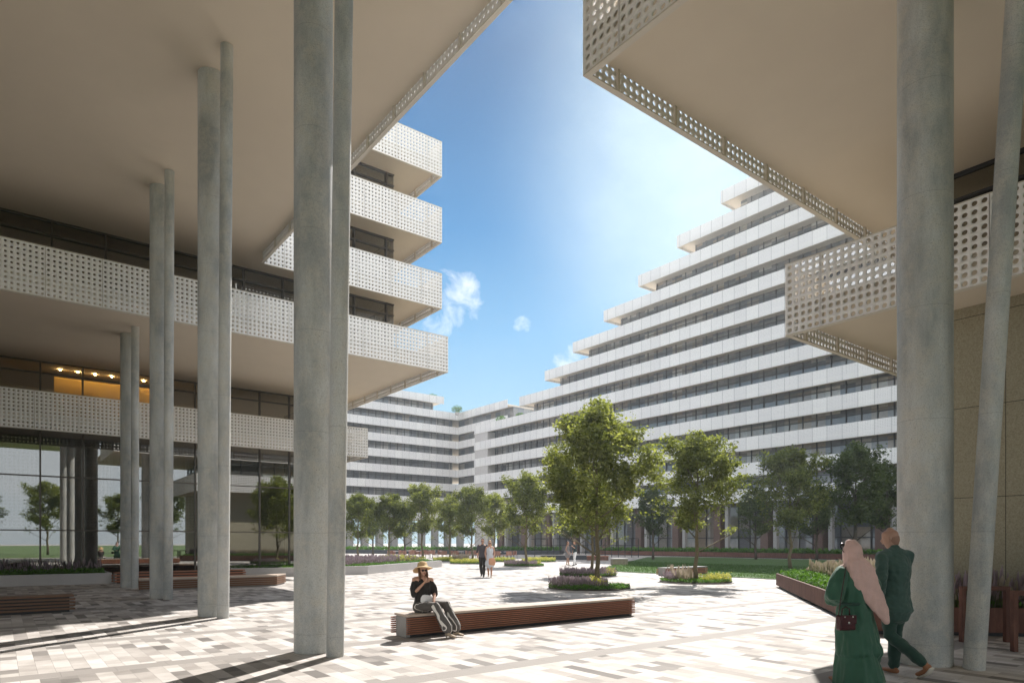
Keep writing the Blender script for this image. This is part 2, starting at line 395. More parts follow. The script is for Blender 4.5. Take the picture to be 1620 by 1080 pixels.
# ------------------------------------------------------------------ perforated parapets
PBN=0
def perf_band(name,parent,A,B,zb,inward,seg=8,L_joint=10,top=True,h=1.48,dia=.070,rows=10,mat='panel'):
    global PBN; PBN+=1; zo=.0017*(PBN%4)
    A=np.array(A,float); B=np.array(B,float); L=np.linalg.norm(B-A); d=(B-A)/L; n=np.array(inward,float)
    nh=max(1,round(L/.1445)); p=L/nh; pz=h/rows; th=.03
    i,j=np.meshgrid(np.arange(nh),np.arange(rows),indexing='ij'); i=i.ravel(); j=j.ravel()
    l=i*p; r=(i+1)*p; g=.007
    l=l+np.where((i%L_joint==5)&(i>0),g,0); r=r-np.where((i%L_joint==4)&(i<nh-1),g,0)
    cx=(i+.5)*p; cz=(j+.5)*pz
    a=np.arange(seg)*2*math.pi/seg; ux,uz=np.cos(a),np.sin(a); m=np.maximum(abs(ux),abs(uz)); sx,sz=ux/m,uz/m
    N=len(i)
    ox=np.where(sx[None]>0, cx[:,None]+sx[None]*(r-cx)[:,None], cx[:,None]+sx[None]*(cx-l)[:,None])
    oz=cz[:,None]+sz[None]*pz/2
    ix=cx[:,None]+ux[None]*dia/2; iz=cz[:,None]+uz[None]*dia/2
    def pt(x,z,t):
        q=np.zeros(x.shape+(3,)); q[...,0]=A[0]+d[0]*x+n[0]*t; q[...,1]=A[1]+d[1]*x+n[1]*t; q[...,2]=zb+z; return q
    V=np.stack([pt(ox,oz,0),pt(ix,iz,0),pt(ix,iz,th),pt(ox,oz,th)],1)   # N,4,seg,3
    V=V.reshape(-1,3); k=np.arange(seg); k2=(k+1)%seg
    base=np.arange(N)*4*seg; Q=[]
    for lay in range(3):
        q=np.stack([lay*seg+k,lay*seg+k2,(lay+1)*seg+k2,(lay+1)*seg+k],1)
        Q.append((base[:,None,None]+q[None]).reshape(-1,4))
    b=len(V); rim=pt(np.array([0.,0,0,0,L,L,L,L]),np.array([0.,h,h,0,0,h,h,0]),0)
    th4=np.array([0,0,th,th,0,0,th,th]); rim[:,0]+=n[0]*th4; rim[:,1]+=n[1]*th4
    V=np.concatenate([V,rim]); Q.append(np.array([[b,b+1,b+2,b+3],[b+7,b+6,b+5,b+4]]))
    o=link(name,mesh_np(name,V,np.concatenate(Q)),parent,M[mat])
    # flange, cap and brackets
    f=MB()
    def lbox(x0,x1,t0,t1,z0,z1):
        Mx=Matrix(((d[0],n[0],0,A[0]),(d[1],n[1],0,A[1]),(0,0,1,zb),(0,0,0,1)))
        f.box(x0,x1,t0,t1,z0,z1,Mx)
    lbox(0,L,-.002+zo*.2,.10+zo*.3,-.022-zo,-.001-zo*.3); lbox(0,L,-.002+zo*.2,.05+zo*.3,h+.001+zo*.3,h+.02+zo)
    x=0
    for q in [0]+list(range(5,nh,L_joint)):
        lbox(max(.036,q*p-.025),min(L-.036,q*p+.025) if q else .075,.032,.09,.003,h-.003)
    fo=f.build('parapet_frame',M['flange'],o)
    return o

def glaze(parent,A,B,z0,z1,inward,mat,transoms=(),step=1.5,fw=.06,frame='frame',start=0.):
    A=Vector(A+(0,)); B=Vector(B+(0,)); L=(B-A).length; d=(B-A).normalized(); n=Vector(inward+(0,))
    Mx=Matrix(((d.x,n.x,0,A.x),(d.y,n.y,0,A.y),(0,0,1,0),(0,0,0,1)))
    g=MB(); g.box(0,L,.03,.05,z0,z1,Mx); go=g.build('glazing',mat,parent)
    f=MB(); x=start
    while x<=L+1e-6:
        f.box(max(0,x-fw/2),min(L,x+fw/2),-.05,.12,z0,z1,Mx); x+=step
    for z in tuple(transoms)+(z0+.03,z1-.03): f.box(.002,L-.002,-.042,.112,z-.025,z+.025,Mx)
    f.build('window_frame',M[frame],go)
    return go

SB=.35; ST=.30   # soffit height above a panel's foot, slab thickness
ZB=lambda k: 6.05+2.85*(k-1)
def slab(parent,poly,k,mat='soffit',name='soffit'):
    m=MB(); m.prism(poly,ZB(k)+SB,ZB(k)+SB+ST); return m.build(name,M[mat],parent)

# ------------------------------------------------------------------ left office block
LB=empty('office_building',(9,30,0),0,'white banded office block on the left with a tall column-carried canopy and perforated balconies','building')
LB.location=(0,0,0)
e=.045
slab(LB,[(-12,31.6+e),(15.1-e,31.6+e),(15.1-e,44),(-12,44)],1)
slab(LB,[(-12,23.86+e),(15.1-e,23.86+e),(15.1-e,44),(-12,44)],2)
slab(LB,[(-40,-24+e),(7.54-e,-24+e),(7.54-e,24.35+e),(15.1-e,24.35+e),(15.1-e,44),(-40,44)],3)
slab(LB,[(-12,24.35+e),(15.1-e,24.35+e),(15.1-e,44),(-12,44)],4)
slab(LB,[(-12,24.35+e),(15.1-e,24.35+e),(15.1-e,44),(-12,44)],5)
perf_band('parapet',LB,(-4,31.6),(15.1,31.6),ZB(1),(0,1))
perf_band('parapet',LB,(15.1,31.633),(15.1,40),ZB(1),(-1,0))
perf_band('parapet',LB,(-4,23.86),(15.1,23.86),ZB(2),(0,1))
perf_band('parapet',LB,(15.1,23.893),(15.1,40),ZB(2),(-1,0))
perf_band('parapet',LB,(7.575,24.35),(15.1,24.35),ZB(3),(0,1))
perf_band('parapet',LB,(15.1,24.383),(15.1,38),ZB(3),(-1,0))
perf_band('parapet',LB,(7.54,-24),(7.54,24.34),ZB(3),(-1,0))
for k in (4,5):
    perf_band('parapet',LB,(3.5,24.35),(15.1,24.35),ZB(k),(0,1))
    perf_band('parapet',LB,(15.1,24.383),(15.1,38),ZB(k),(-1,0))
glaze(LB,(-9.16,34),(13.7,34),0,ZB(1)+SB,(0,1),M['glass'],(2.15,4.43))
glaze(LB,(13.7,34.14),(13.7,43.9),0,ZB(1)+SB,(-1,0),M['glass'],(2.15,4.43))
glaze(LB,(-9.16,34),(13.7,34),ZB(1)+SB+ST,ZB(2)+SB,(0,1),M['glass_up'],(8.75,))
glaze(LB,(13.7,34.14),(13.7,43.9),ZB(1)+SB+ST,ZB(2)+SB,(-1,0),M['glass_up'],(8.75,))
for k in (2,3,4):
    z0=ZB(k)+SB+ST; z1=ZB(k+1)+SB
    glaze(LB,(-9.16,26.1),(13.7,26.1),z0,z1,(0,1),M['glass_up'],(z1-.5,),step=1.5)
    glaze(LB,(13.7,26.24),(13.7,43.9),z0,z1,(-1,0),M['glass_up'],(z1-.5,))
m=MB(); m.box(-9.1,13.6,40,40.3,0,ZB(1)+SB-.003); m.box(-9.4,-9.2,26,43.9,0,ZB(5)); m.build('core_wall',M['core'],LB)
m=MB()
for k in (1,2,3,4): m.box(-9.1,13.6,40,40.3,ZB(k)+SB+ST+.003,ZB(k+1)+SB-.003)
m.build('inner_wall',M['core'],LB)
m=MB(); m.box(1.9,6.4,35.6,35.8,ZB(1)+SB+ST,ZB(2)+SB-.25); m.build('inner_wall',M['yellow_wall'],LB)
m=MB()
for x in (1.2,3.1,6.2): m.box(x,x+.9,36.5,36.7,0,ZB(1)+SB-.003)
m.build('inner_wall',M['pale_wall'],LB)

for x0,x1 in ((.1,1.30),(2.85,4.0),(7.0,7.7)):
    perf_band('mesh_screen',LB,(x0,34.45),(x1,34.45),2.3,(0,1),rows=25,h=3.6,dia=.085)
M['lamp']=NT('warm_ceiling_lamp'); _e=M['lamp'].n('ShaderNodeEmission'); _e.inputs[0].default_value=(1,.72,.36,1); _e.inputs[1].default_value=110.; M['lamp']=M['lamp'].done(_e.outputs[0])
for i in range(7):
    x=2.1+i*.65; m=MB(); m.tube([(x,35.1,ZB(2)+SB-.05),(x,35.1,ZB(2)+SB-.003)],.035,12); m.build('ceiling_light',M['lamp'],LB)
def fluted_column(parent,x,y,ztop,r,top_shift=None):
    m=MB(); n=40
    if top_shift is None: m.tube([(x,y,0),(x,y,ztop*.25),(x,y,ztop*.5),(x,y,ztop*.75),(x,y,ztop)],r,n)
    else: m.tube([(x,y,0),(x+top_shift[0]*.5,y+top_shift[1]*.5,ztop*.5),(x+top_shift[0],y+top_shift[1],ztop)],r,n)
    return m.build('column',M['concrete'],parent,smooth=True)
def smooth_edges(o,ang=40):
    me=o.data; b=bmesh.new(); b.from_mesh(me)
    for ed in b.edges:
        if len(ed.link_faces)==2 and ed.calc_face_angle(0)>R(ang): ed.smooth=False
    b.to_mesh(me); b.free()
for y,k in ((9.72,3),(15.8,3),(21.75,3),(27.7,2),(33.0,1)):
    zt=ZB(k)+SB
    if y>32: continue
    smooth_edges(fluted_column(LB,3.75,y,zt,.285))
    smooth_edges(fluted_column(LB,3.84,y-.60,zt,.125,(-.06,-.55)))

# ------------------------------------------------------------------ right office block
RB=empty('office_building',(0,0,0),0,'cantilevered office block on the right with large-holed parapets and a stippled wall','building')
slab(RB,[(7.15+e,-8),(7.15+e,7.4-e),(34,7.4-e),(34,-8)],2)
slab(RB,[(13.2+e,-8),(13.2+e,7.5-e),(34,7.5-e),(34,-8)],1)
perf_band('parapet',RB,(7.15,7.37),(7.15,-1.5),ZB(2),(1,0),seg=16,dia=.092)
perf_band('parapet',RB,(7.15,7.4),(22,7.4),ZB(2),(0,-1),seg=16,dia=.092)
perf_band('parapet',RB,(13.2,7.47),(13.2,-3),ZB(1),(1,0),seg=16,dia=.092)
perf_band('parapet',RB,(13.2,7.5),(26,7.5),ZB(1),(0,-1),seg=16,dia=.092)
m=MB(); m.box(15.45,34,-8,6.15,0,ZB(1)+SB); m.build('wall',M['stipple'],RB)
glaze(RB,(15.6,5.9),(15.6,-7.6),ZB(1)+SB+ST,ZB(2)+SB,(1,0),M['glass_up'],(8.7,),frame='dark_frame')
glaze(RB,(15.75,5.9),(33.75,5.9),ZB(1)+SB+ST,ZB(2)+SB,(0,-1),M['glass_up'],(8.7,),frame='dark_frame')
m=MB(); m.box(19,19.3,-7.6,5.5,ZB(1)+SB+ST,ZB(2)+SB); m.build('inner_wall',M['core'],RB)
smooth_edges(fluted_column(RB,9.97,3.64,ZB(2)+SB,.33))
smooth_edges(fluted_column(RB,10.02,3.08,ZB(2)+SB,.125,(-.03,-.52)))

# ------------------------------------------------------------------ terraced building across the square
TB=empty('terraced_building',(0,0,0),0,'huge white stepped office building with thirteen banded storeys behind the trees','building')
X0=65.0; ytop={}
for k in range(1,15):
    if k<=6: y1=94.3
    else: y1=81.7-6.15*(k-7)
    ytop[k]=y1
YE=2.0
for k in range(1,15):
    y1=ytop[k]; z=ZB(k)
    m=MB(); m.box(X0,X0+.03,YE,y1,z,z+1.45)
    m.box(X0+.032,X0+14,y1-.03,y1,z,z+1.45); m.build('parapet',M['far_panel'],TB)
    m=MB(); m.box(X0+.05,X0+16,YE,y1-.05,z+.3,z+.6); m.build('floor_slab',M['far_slab'],TB)
    m=MB(); m.box(X0+.04,X0+.13,YE,y1-.04,z-.03,z+.0); m.build('parapet_sill',M['far_slab'],TB)
    # glazing of the storey above this slab, as long as the next slab covers it
    if k<14:
        yy=ytop[k+1]-1.4
        g=MB(); g.box(X0+1.9,X0+14,YE,yy,z+.6,z+3.15); go=g.build('glazing',M['far_glass'],TB)
        f=MB(); y=math.floor((YE)/1.5)*1.5
        while y<yy:
            if y>YE: f.box(X0+1.78,X0+1.89,y-.04,y+.04,z+.6,z+3.15)
            y+=1.5
        f.box(X0+1.80,X0+1.885,YE,yy,z+2.45,z+2.52)
        f.build('window_frame',M['dark_frame'],go)
g=MB(); g.box(X0+4,X0+14,YE,93,0,6.35); go=g.build('glazing',M['far_glass'],TB)
f=MB(); y=3.
while y<93:
    f.box(X0+3.85,X0+3.99,y-.05,y+.05,0,6.35); y+=1.5
f.box(X0+3.88,X0+3.985,YE,93,2.1,2.2); f.build('window_frame',M['dark_frame'],go)
for i in range(15):
    y=33.9+6*(i-4)
    if y<6 : continue
    m=MB(); m.box(X0+.9,X0+2.1,y-.45,y+.45,0,6.35); m.build('pier',M['pier'],TB)
    m=MB(); m.box(X0+.95,X0+1.45,y-1.45,y-1.05,0,6.35); m.build('pier',M['palepier'],TB)
# blank end bay near the inner corner
m=MB(); m.box(X0+.06,X0+1.6,90.4,94.2,0,ZB(6)); m.build('end_wall',M['pale_wall'],TB)
# inner link and the far wing
YW=111.0; X2=72.5; XL=24.0
for k in range(1,10):
    z=ZB(k)
    xe = X2 if k<=8 else 69.3
    m=MB(); m.box(XL,xe,YW,YW+.03,z,z+1.45)
    if k<=8: m.box(X2-.03,X2,94.5,YW-.003,z,z+1.45)
    m.build('parapet',M['far_panel'],TB)
    m=MB(); m.prism([(XL,YW+.05),(xe,YW+.05),(xe,YW+16),(XL,YW+16)],z+.3,z+.6)
    if k<=8: m.prism([(X2+.01,94.5),(X2+10,94.5),(X2+10,YW+16),(X2+.01,YW+16)],z+.302,z+.598)
    m.build('floor_slab',M['far_slab'],TB)
    if k<9:
        xg=xe if k<8 else 68.0
        g=MB(); g.box(XL,xg-.05,YW+1.9,YW+14,z+.6,z+3.15)
        if k<8: g.box(X2+1.4,X2+9,94.6,YW+1.8,z+.6,z+3.15)
        go=g.build('glazing',M['far_glass'],TB)
        f=MB(); x=XL
        while x<xg-.1:
            f.box(x-.04,x+.04,YW+1.78,YW+1.89,z+.6,z+3.15); x+=1.5
        f.box(XL,xg-.1,YW+1.80,YW+1.885,z+2.45,z+2.52)
        f.build('window_frame',M['dark_frame'],go)
# colonnade under the far wing: open to the light on its right half
m=MB(); m.box(XL,50,YW+5,YW+14,0,6.35); m.build('glazing',M['far_glass'],TB)
for i in range(17):
    x=26+3*i
    m=MB(); m.box(x-.6,x+.6,YW+.9,YW+1.9,0,6.35); m.build('pier',M['palepier'],TB)
# shrubs on the roof terraces
def leaf_cloud(C,n,size,flat=.6,rnd=None):
    """n leaves at centres C (n,3) -> V,Q,attr"""
    n=len(C); d=rng.normal(size=(n,3)); d[:,2]=d[:,2]*flat; d/=np.linalg.norm(d,axis=1)[:,None]
    up=rng.normal(size=(n,3)); up[:,2]+=1.2; s=np.cross(d,up); s/=np.linalg.norm(s,axis=1)[:,None]
    u=np.cross(s,d)
    L=size*(.7+.6*rng.random(n))[:,None]; W=L*.62
    a=C-d*L*.5; b=C+s*W*.5+u*L*.10; c=C+d*L*.5; e2=C-s*W*.5+u*L*.10
    V=np.stack([a,b,c,e2],1).reshape(-1,3); Q=np.arange(4*n).reshape(-1,4)
    r=rng.random(n) if rnd is None else rnd
    return V,Q,np.repeat(r,4)
def roof_plant(px,D,z,r,label):
    c=P(px,D,z); t=empty('roof_shrub',c,0,label,'shrub')
    m=MB(); m.tube([(0,0,0),(0,0,.5)],[.35,.45],14); m.build('planter_pot',M['pale_wall'],t)
    q=rng.normal(size=(500,3)); q=q/np.linalg.norm(q,axis=1)[:,None]*(rng.random(500)**.4)[:,None]*r
    q[:,2]=q[:,2]*.7+.5+r*.6
    V,Q,a=leaf_cloud(q,500,.22); link('foliage',mesh_np('foliage',V,Q,{'rnd':a}),t,M['ground_cover'])
roof_plant(684,132,ZB(9)+.6,1.1,'small green shrub on the topmost terrace of the far wing')
roof_plant(723,129.5,ZB(8)+.6,1.1,'small green shrub on the terrace left of the inner building corner')
roof_plant(793,110,ZB(6)+.6,1.0,'pale shrub on the terrace just right of the inner building corner')
roof_plant(823,106,ZB(6)+.6,.8,'small green shrub below the first step of the stepped roofline')

# ------------------------------------------------------------------ benches
def slat_bench(name,x0,x1,y0,y1,h,label,mat='wood',top='wood_top',core=True,nsl=8,group=None,rz=0,ends=.07):
    """bench along x; origin at the middle of its base"""
    cx,cy=(x0+x1)/2,(y0+y1)/2; L=(x1-x0)/2; W=(y1-y0)/2
    t=empty(name,(cx,cy,0),rz,label,'bench',group)
    m=MB(); m.box(-L+.081,L-.081,-W+.09,W-.09,0,h-.046); m.build('core_block',M['dark_steel'],t)
    for s_ in (-1,1):
        m=MB(); m.box(min(s_*L,s_*(L-.08)),max(s_*L,s_*(L-.08)),-W+.068,W-.068,0,h-.045); m.build('end_block',M['conc_block'],t,bevel=.006)
    m=MB(); n=max(3,int((2*W)/.085)); w=2*W/n
    for i in range(n): m.box(-L,L,-W+i*w+.004,-W+(i+1)*w-.004,h-.042,h)
    m.build('seat',M[top],t)
    pz=(h-.10)/nsl
    for side in (-1,1):
        m=MB(); yy=side*(W-.033)
        for i in range(nsl):
            z=.055+i*pz
            a=-L-(ends if side==1 else 0)
            m.box(a,L+.03,yy-.033,yy+.033,z,z+pz*.56)
        m.build('side_slats',M[mat],t)
    return t
slat_bench('slatted_bench',5.53,11.28,10.02,10.52,.40,'long hardwood slatted bench with pale top carrying the seated woman in a hat')
slat_bench('slatted_bench',-3.5,1.39,18.75,19.3,.40,'brown timber bench in the shade at the far left edge',mat='wood2',top='wood2',nsl=4)
_b=empty('angled_bench',(6.2,25.7,0),0,'angular timber bench between the left columns and the pale planter wall','bench')
def poly_slats(parent,poly,h,n,mat,topmat):
    m=MB(); inner=[tuple(p) for p in poly]
    cx=sum(p[0] for p in poly)/len(poly); cy=sum(p[1] for p in poly)/len(poly)
    core=[(cx+(p[0]-cx)*.97,cy+(p[1]-cy)*.9) for p in poly]
    m.prism(core,0,h-.05); m.build('core_block',M['conc_block'],parent)
    m=MB(); m.prism(poly,h-.045,h); m.build('seat',M[topmat],parent)
    m=MB(); pz=(h-.1)/n
    for i in range(n): m.prism(poly,.05+i*pz,.05+i*pz+pz*.72)
    m.build('side_slats',M[mat],parent)
poly_slats(_b,[(-2.5,-.45),(2.1,-.5),(2.85,.7),(2.2,.55),(-.1,.15),(-2.4,.35)],.40,4,'wood2','wood_top')
slat_bench('low_bench',25.6,28.9,20.7,21.25,.40,'dark red timber bench at the near edge of the lawn behind the flowering tree bed',mat='wood_or',top='conc_block',nsl=4)
slat_bench('low_bench',3.6,8.6,30.35,30.75,.44,'orange-red timber bench beyond the leftmost column pairs',mat='wood_or',top='wood_or',nsl=3)
p=P(979.5,47.5); _s=empty('stone_seat',p,R(-30),'mottled stone block seat at the tip of the lawn','seat')
m=MB(); m.box(-.55,.55,-.35,.35,0,.42); m.build('stone_block',m_plain('mottled_stone',(.20,.18,.13),.9,.5,9,.6),_s,bevel=.04)
m=MB(); m.box(-.58,.58,-.38,.38,.42,.50); m.build('stone_cap',M['pale_wall'],_s,bevel=.02)

# ------------------------------------------------------------------ planting
def inside(poly,x,y):
    c=np.zeros(len(x),bool); n=len(poly)
    for i in range(n):
        x1,y1=poly[i]; x2,y2=poly[(i+1)%n]
        if y1==y2: continue
        cr=((y1>y)!=(y2>y))&(x<(x2-x1)*(y-y1)/(y2-y1)+x1); c^=cr
    return c
def sample(poly,n):
    xs=[p[0] for p in poly]; ys=[p[1] for p in poly]; out=np.zeros((0,2))
    while len(out)<n:
        q=np.stack([rng.uniform(min(xs),max(xs),n*2),rng.uniform(min(ys),max(ys),n*2)],1)
        out=np.concatenate([out,q[inside(poly,q[:,0],q[:,1])]])
    return out[:n]
def low_leaves(parent,pts,z0,h,size,mat,name):
    n=len(pts); C=np.zeros((n,3)); C[:,:2]=pts; 
    lump=np.array([noise.noise(Vector((p[0]*2.3,p[1]*2.3,0))) for p in pts])
    hh=h*(.75+.7*lump); C[:,2]=z0+rng.random(n)**.55*np.maximum(hh,.04)
    V,Q,a=leaf_cloud(C,n,size,flat=.8,rnd=np.clip(rng.random(n)*.6+lump*.5+.25,0,1))
    return link(name,mesh_np(name,V,Q,{'rnd':a}),parent,M[mat])
def spikes(parent,pts,z0,h,mat,name,w=.014,head=.4):
    """upright stems with a thicker flowering head"""
    keep=rng.random(len(pts))<.5; pts=pts[keep]; n=len(pts)
    lump=np.array([noise.noise(Vector((p[0]*1.7,p[1]*1.7,7))) for p in pts]) if n else np.zeros(0)
    H=h*(.42+.6*rng.random(n)**1.3)*(1+.55*lump); lean=rng.normal(size=(n,2))*.10*h
    ang=rng.random(n)*math.pi; ca,sa=np.cos(ang),np.sin(ang); Vs=[];Qs=[];As=[]; off=0
    for rot in (0,1):
        cx,cy=(ca,sa) if rot==0 else (-sa,ca)
        levels=[(0,.25),(1-head,.3),(1-head*.85,1.0),(1-head*.3,.85),(1,.1)]
        rows=[]
        for t,wd in levels:
            x=pts[:,0]+lean[:,0]*t; y=pts[:,1]+lean[:,1]*t; z=z0+H*t
            for s in (-1,1): rows.append(np.stack([x+cx*w*wd*s,y+cy*w*wd*s,z],1))
        V=np.stack(rows,1).reshape(-1,3); nl=len(levels)
        q=np.array([[2*i,2*i+1,2*i+3,2*i+2] for i in range(nl-1)])
        Q=(np.arange(n)*2*nl)[:,None,None]+q[None]; Vs.append(V); Qs.append(Q.reshape(-1,4)+off); off+=len(V)
        a=np.tile(np.repeat(np.array([.1,.2,.7,.8,.9]),2),(n,1))*(.6+.5*rng.random(n))[:,None]; As.append(a.ravel())
    return link(name,mesh_np(name,np.concatenate(Vs),np.concatenate(Qs),{'rnd':np.clip(np.concatenate(As),0,1)}),parent,M[mat])
def circle_poly(r,n=40,sx=1,rz=0): return [(r*sx*math.cos(a)*math.cos(rz)-r*math.sin(a)*math.sin(rz),r*sx*math.cos(a)*math.sin(rz)+r*math.sin(a)*math.cos(rz)) for a in np.linspace(0,2*math.pi,n,endpoint=False)]
VIEW=math.atan2(RT[1],RT[0])
def bed(px,D,r,mix,label,sx=1.0,dens=1.0):
    c=P(px,D); t=empty('flower_bed',c,VIEW,label,'flower bed','round tree beds set in the paving')
    poly=circle_poly(r,sx=sx); inner=circle_poly(r-.06,sx=sx)
    m=MB(); m.prism(poly,0,.03); m.build('edging',M['pale_wall'],t)
    m=MB(); m.prism(inner,.031,.06); m.build('soil',M['soil'],t)
    q=sample(inner,int(5200*dens*r*r/2)); low_leaves(t,q,.06,.14,.06,'ground_cover','ground_cover')
    # the local x axis runs to the right, y away from the camera
    q=sample(inner,int(2600*dens*r*r/2)); fld=np.array([noise.noise(Vector((p[0]*.9+px,p[1]*.9,3))) for p in q])
    if 'lav' in mix:
        x0,x1,yb=mix['lav']; k=(q[:,0]>x0*r*sx)&(q[:,0]<x1*r*sx)&(q[:,1]>yb*r); qq=q[k]
        if len(qq):
            spikes(t,qq,.06,.36,'lavender','lavender',.020)
            low_leaves(t,qq[::2],.06,.15,.05,'lavender','lavender_leaves')
    if 'yel' in mix:
        x0,x1,yb=mix['yel']; k=(q[:,0]>x0*r*sx)&(q[:,0]<x1*r*sx)&(q[:,1]>yb*r)&(fld>-.25); qq=q[k]
        if len(qq): low_leaves(t,np.repeat(qq,2,0)+rng.normal(size=(2*len(qq),2))*.05,.06,.34,.075,'yellow','yellow_shrubs')
    if 'cream' in mix:
        x0,x1,yb=mix['cream']; k=(q[:,0]>x0*r*sx)&(q[:,0]<x1*r*sx)&(q[:,1]>yb*r)&(fld>-.2); qq=q[k][::2]
        if len(qq): spikes(t,qq,.06,.60,'cream_flower','cream_flowers',.03,.6)
    return t
bed(932,23.2,1.49,{'lav':(-1,.42,-.45),'yel':(.1,.35,-.75)},'nearest round bed of grey lavender at the foot of the tallest tree')
bed(930,31.8,1.43,{'lav':(-1,1,-.8),'yel':(.55,.85,-.7)},'round lavender bed directly behind the bed of the tallest tree')
bed(1100,27.0,1.50,{'cream':(-.6,.0,-.5),'yel':(.05,.85,-.7),'lav':(-.8,-.5,-.4)},'round bed of yellow and cream flowers under the tree by the red bench')
bed(829,45.0,1.42,{'lav':(-1,.6,-.8),'yel':(-.4,.8,-.1)},'round yellow and lavender bed to the right of the strolling couple')
bed(852,55.0,1.5,{'yel':(-1,1,-.8)},'small green bed behind the right-hand yellow bed',dens=.6)
bed(746,50.5,1.7,{'yel':(-1,1,-.9)},'lime-yellow bed directly behind the strolling couple',dens=.8)
bed(714,56.5,1.6,{'yel':(-1,.2,-.9),'cream':(.1,1,-.9)},'pale yellow bed at the end of the concrete planter',dens=.8)
bed(792,55.5,1.3,{'yel':(-1,1,-.9)},'small yellow bed beside the café chairs right of the couple',dens=.6)

def planter(name,poly,h,wallmat,label,toe=True,th=.12,cat='planter'):
    t=empty(name,(poly[0][0],poly[0][1],0),0,label,cat); ox,oy=poly[0]
    loc=[(p[0]-ox,p[1]-oy) for p in poly]; n=len(loc)
    area=sum(loc[i][0]*loc[(i+1)%n][1]-loc[(i+1)%n][0]*loc[i][1] for i in range(n)); s=1 if area>0 else -1
    def off(pl,d):
        out=[]
        for i in range(n):
            a=Vector(pl[i-1]);b=Vector(pl[i]);c=Vector(pl[(i+1)%n])
            d1=(b-a).normalized();d2=(c-b).normalized(); n1=Vector((-d1.y,d1.x))*s; n2=Vector((-d2.y,d2.x))*s
            bi=(n1+n2); bi=bi/max(.3,bi.length_squared/2) if bi.length>.01 else n1
            out.append((b.x+bi.x*d,b.y+bi.y*d))
        return out
    inn=off(loc,th); toep=off(loc,.10)
    m=MB(); z0=.07 if toe else 0
    b=0
    for a,z1,zz in ((loc,z0,h),):
        m.v+=[(p[0],p[1],z0) for p in loc]+[(p[0],p[1],h) for p in loc]+[(p[0],p[1],h) for p in inn]+[(p[0],p[1],z0) for p in inn]
    for i in range(n):
        j=(i+1)%n
        for k in range(4):
            k2=(k+1)%4; m.f.append((k*n+i,k*n+j,k2*n+j,k2*n+i))
    m.build('planter_wall',M[wallmat],t)
    if toe:
        m=MB(); m.prism(toep,0,.069); m.build('plinth',M['dark_steel'],t)
    m=MB(); m.prism(off(loc,th+.002),.08,h-.06); m.build('soil',M['soil'],t)
    return t,off(loc,th+.03)
# left shaded planter
t,pl=planter('concrete_planter',[(-10,30.9),(3.55,30.7),(3.6,33.6),(-10,33.6)],.42,'pale_wall','straight pale concrete planter in front of the left glass wall',toe=False)
q=sample(pl,9000); q=q[q[:,0]>8]; low_leaves(t,q,.36,.24,.09,'ground_cover','ground_cover'); spikes(t,q[(q[:,1]>1.0)][::3],.36,.55,'lavender','lavender',.02)
# angular concrete planter
PL2=[(8.6,32.6),(11.2,31.6),(15.0,31.4),(23.3,37.6),(22.5,40.5),(17,46.5),(13.95,44),(13.95,33.9),(8.6,33.9)]
t,pl=planter('concrete_planter',PL2,.42,'pale_wall','angular pale concrete planter of lavender and bright ground cover behind the seated woman',toe=False,th=.2)
ox,oy=PL2[0]; q=sample(pl,26000); fx=q[:,0]+ox; fy=q[:,1]+oy
# distance in from the long lit edge
ed=((fx-15.0)*(-(37.6-31.4))+(fy-31.4)*(23.3-15.0))/math.hypot(8.3,6.2)
front=(ed<1.3)|(fx<14)
low_leaves(t,q[front],.36,.16,.07,'ground_cover','ground_cover')
low_leaves(t,q[(~front)&(ed<6)][::2],.36,.20,.07,'lavender','lavender_leaves'); spikes(t,q[(~front)][::2],.36,.42,'lavender','lavender',.03)
k=(fx>19.5)&(ed>1.2)&(ed<3.6); low_leaves(t,q[k],.38,.40,.09,'yellow','yellow_shrubs')
# corten planter, right
PL3=[(22.6,13.2),(12.3,5.35),(14.9,2.7),(15.40,2.2),(15.40,6.25),(26.5,6.3),(26.5,11.8)]
t,pl=planter('corten_planter',PL3,.50,'corten','rust-brown steel planter full of green ground cover behind the walking couple',th=.05)
ox,oy=PL3[0]; q=sample(pl,30000); fx=q[:,0]+ox; fy=q[:,1]+oy
nrm=math.hypot(10.3,7.85); ed=abs((fx-22.6)*7.85-(fy-13.2)*10.3)/nrm
fr=(ed<1.15); low_leaves(t,q[fr],.44,.20,.085,'ground_cover','ground_cover')
low_leaves(t,q[~fr][::2],.44,.20,.08,'ground_cover','ground_cover')
spikes(t,q[(~fr)][::2],.44,.55,'cream_flower','cream_flowers',.03,.35); spikes(t,q[(~fr)&(fx<16.5)][::1],.44,.62,'lavender','lavender',.024,.5)
# long planters before the terraced building
t,pl=planter('corten_planter',[(61.8,3),(61.8,61),(64.2,61),(64.2,3)],.55,'corten','long low rust-red planter running along the foot of the terraced building beyond the lawn',th=.08)
q=sample(pl,14000); low_leaves(t,q,.5,.5,.22,'ground_cover','hedge')
t,pl=planter('corten_planter',[(57.5,64),(36,96),(38.2,97.5),(59.7,65.5)],.55,'dark_wall','long dark planter with low hedge behind the café chairs',th=.08)
q=sample(pl,7000); low_leaves(t,q,.5,.55,.24,'ground_cover','hedge')
a=P(856,61.5); b=P(928,61.5)
w=empty('low_wall',(a+b)/2,VIEW,'dark slate low wall behind the far standing couple','wall')
m=MB(); L=(b-a).length/2; m.box(-L,L,-.3,.3,0,.42); m.build('wall_block',M['dark_wall'],w)
m=MB(); m.box(-L-.03,L+.03,-.33,.33,.42,.47); m.build('coping',M['pale_wall'],w)
a=P(929,60.5); b=P(962,59)
w=empty('low_bench',(a+b)/2,VIEW,'reddish timber bench just right of the dark slate wall','bench')
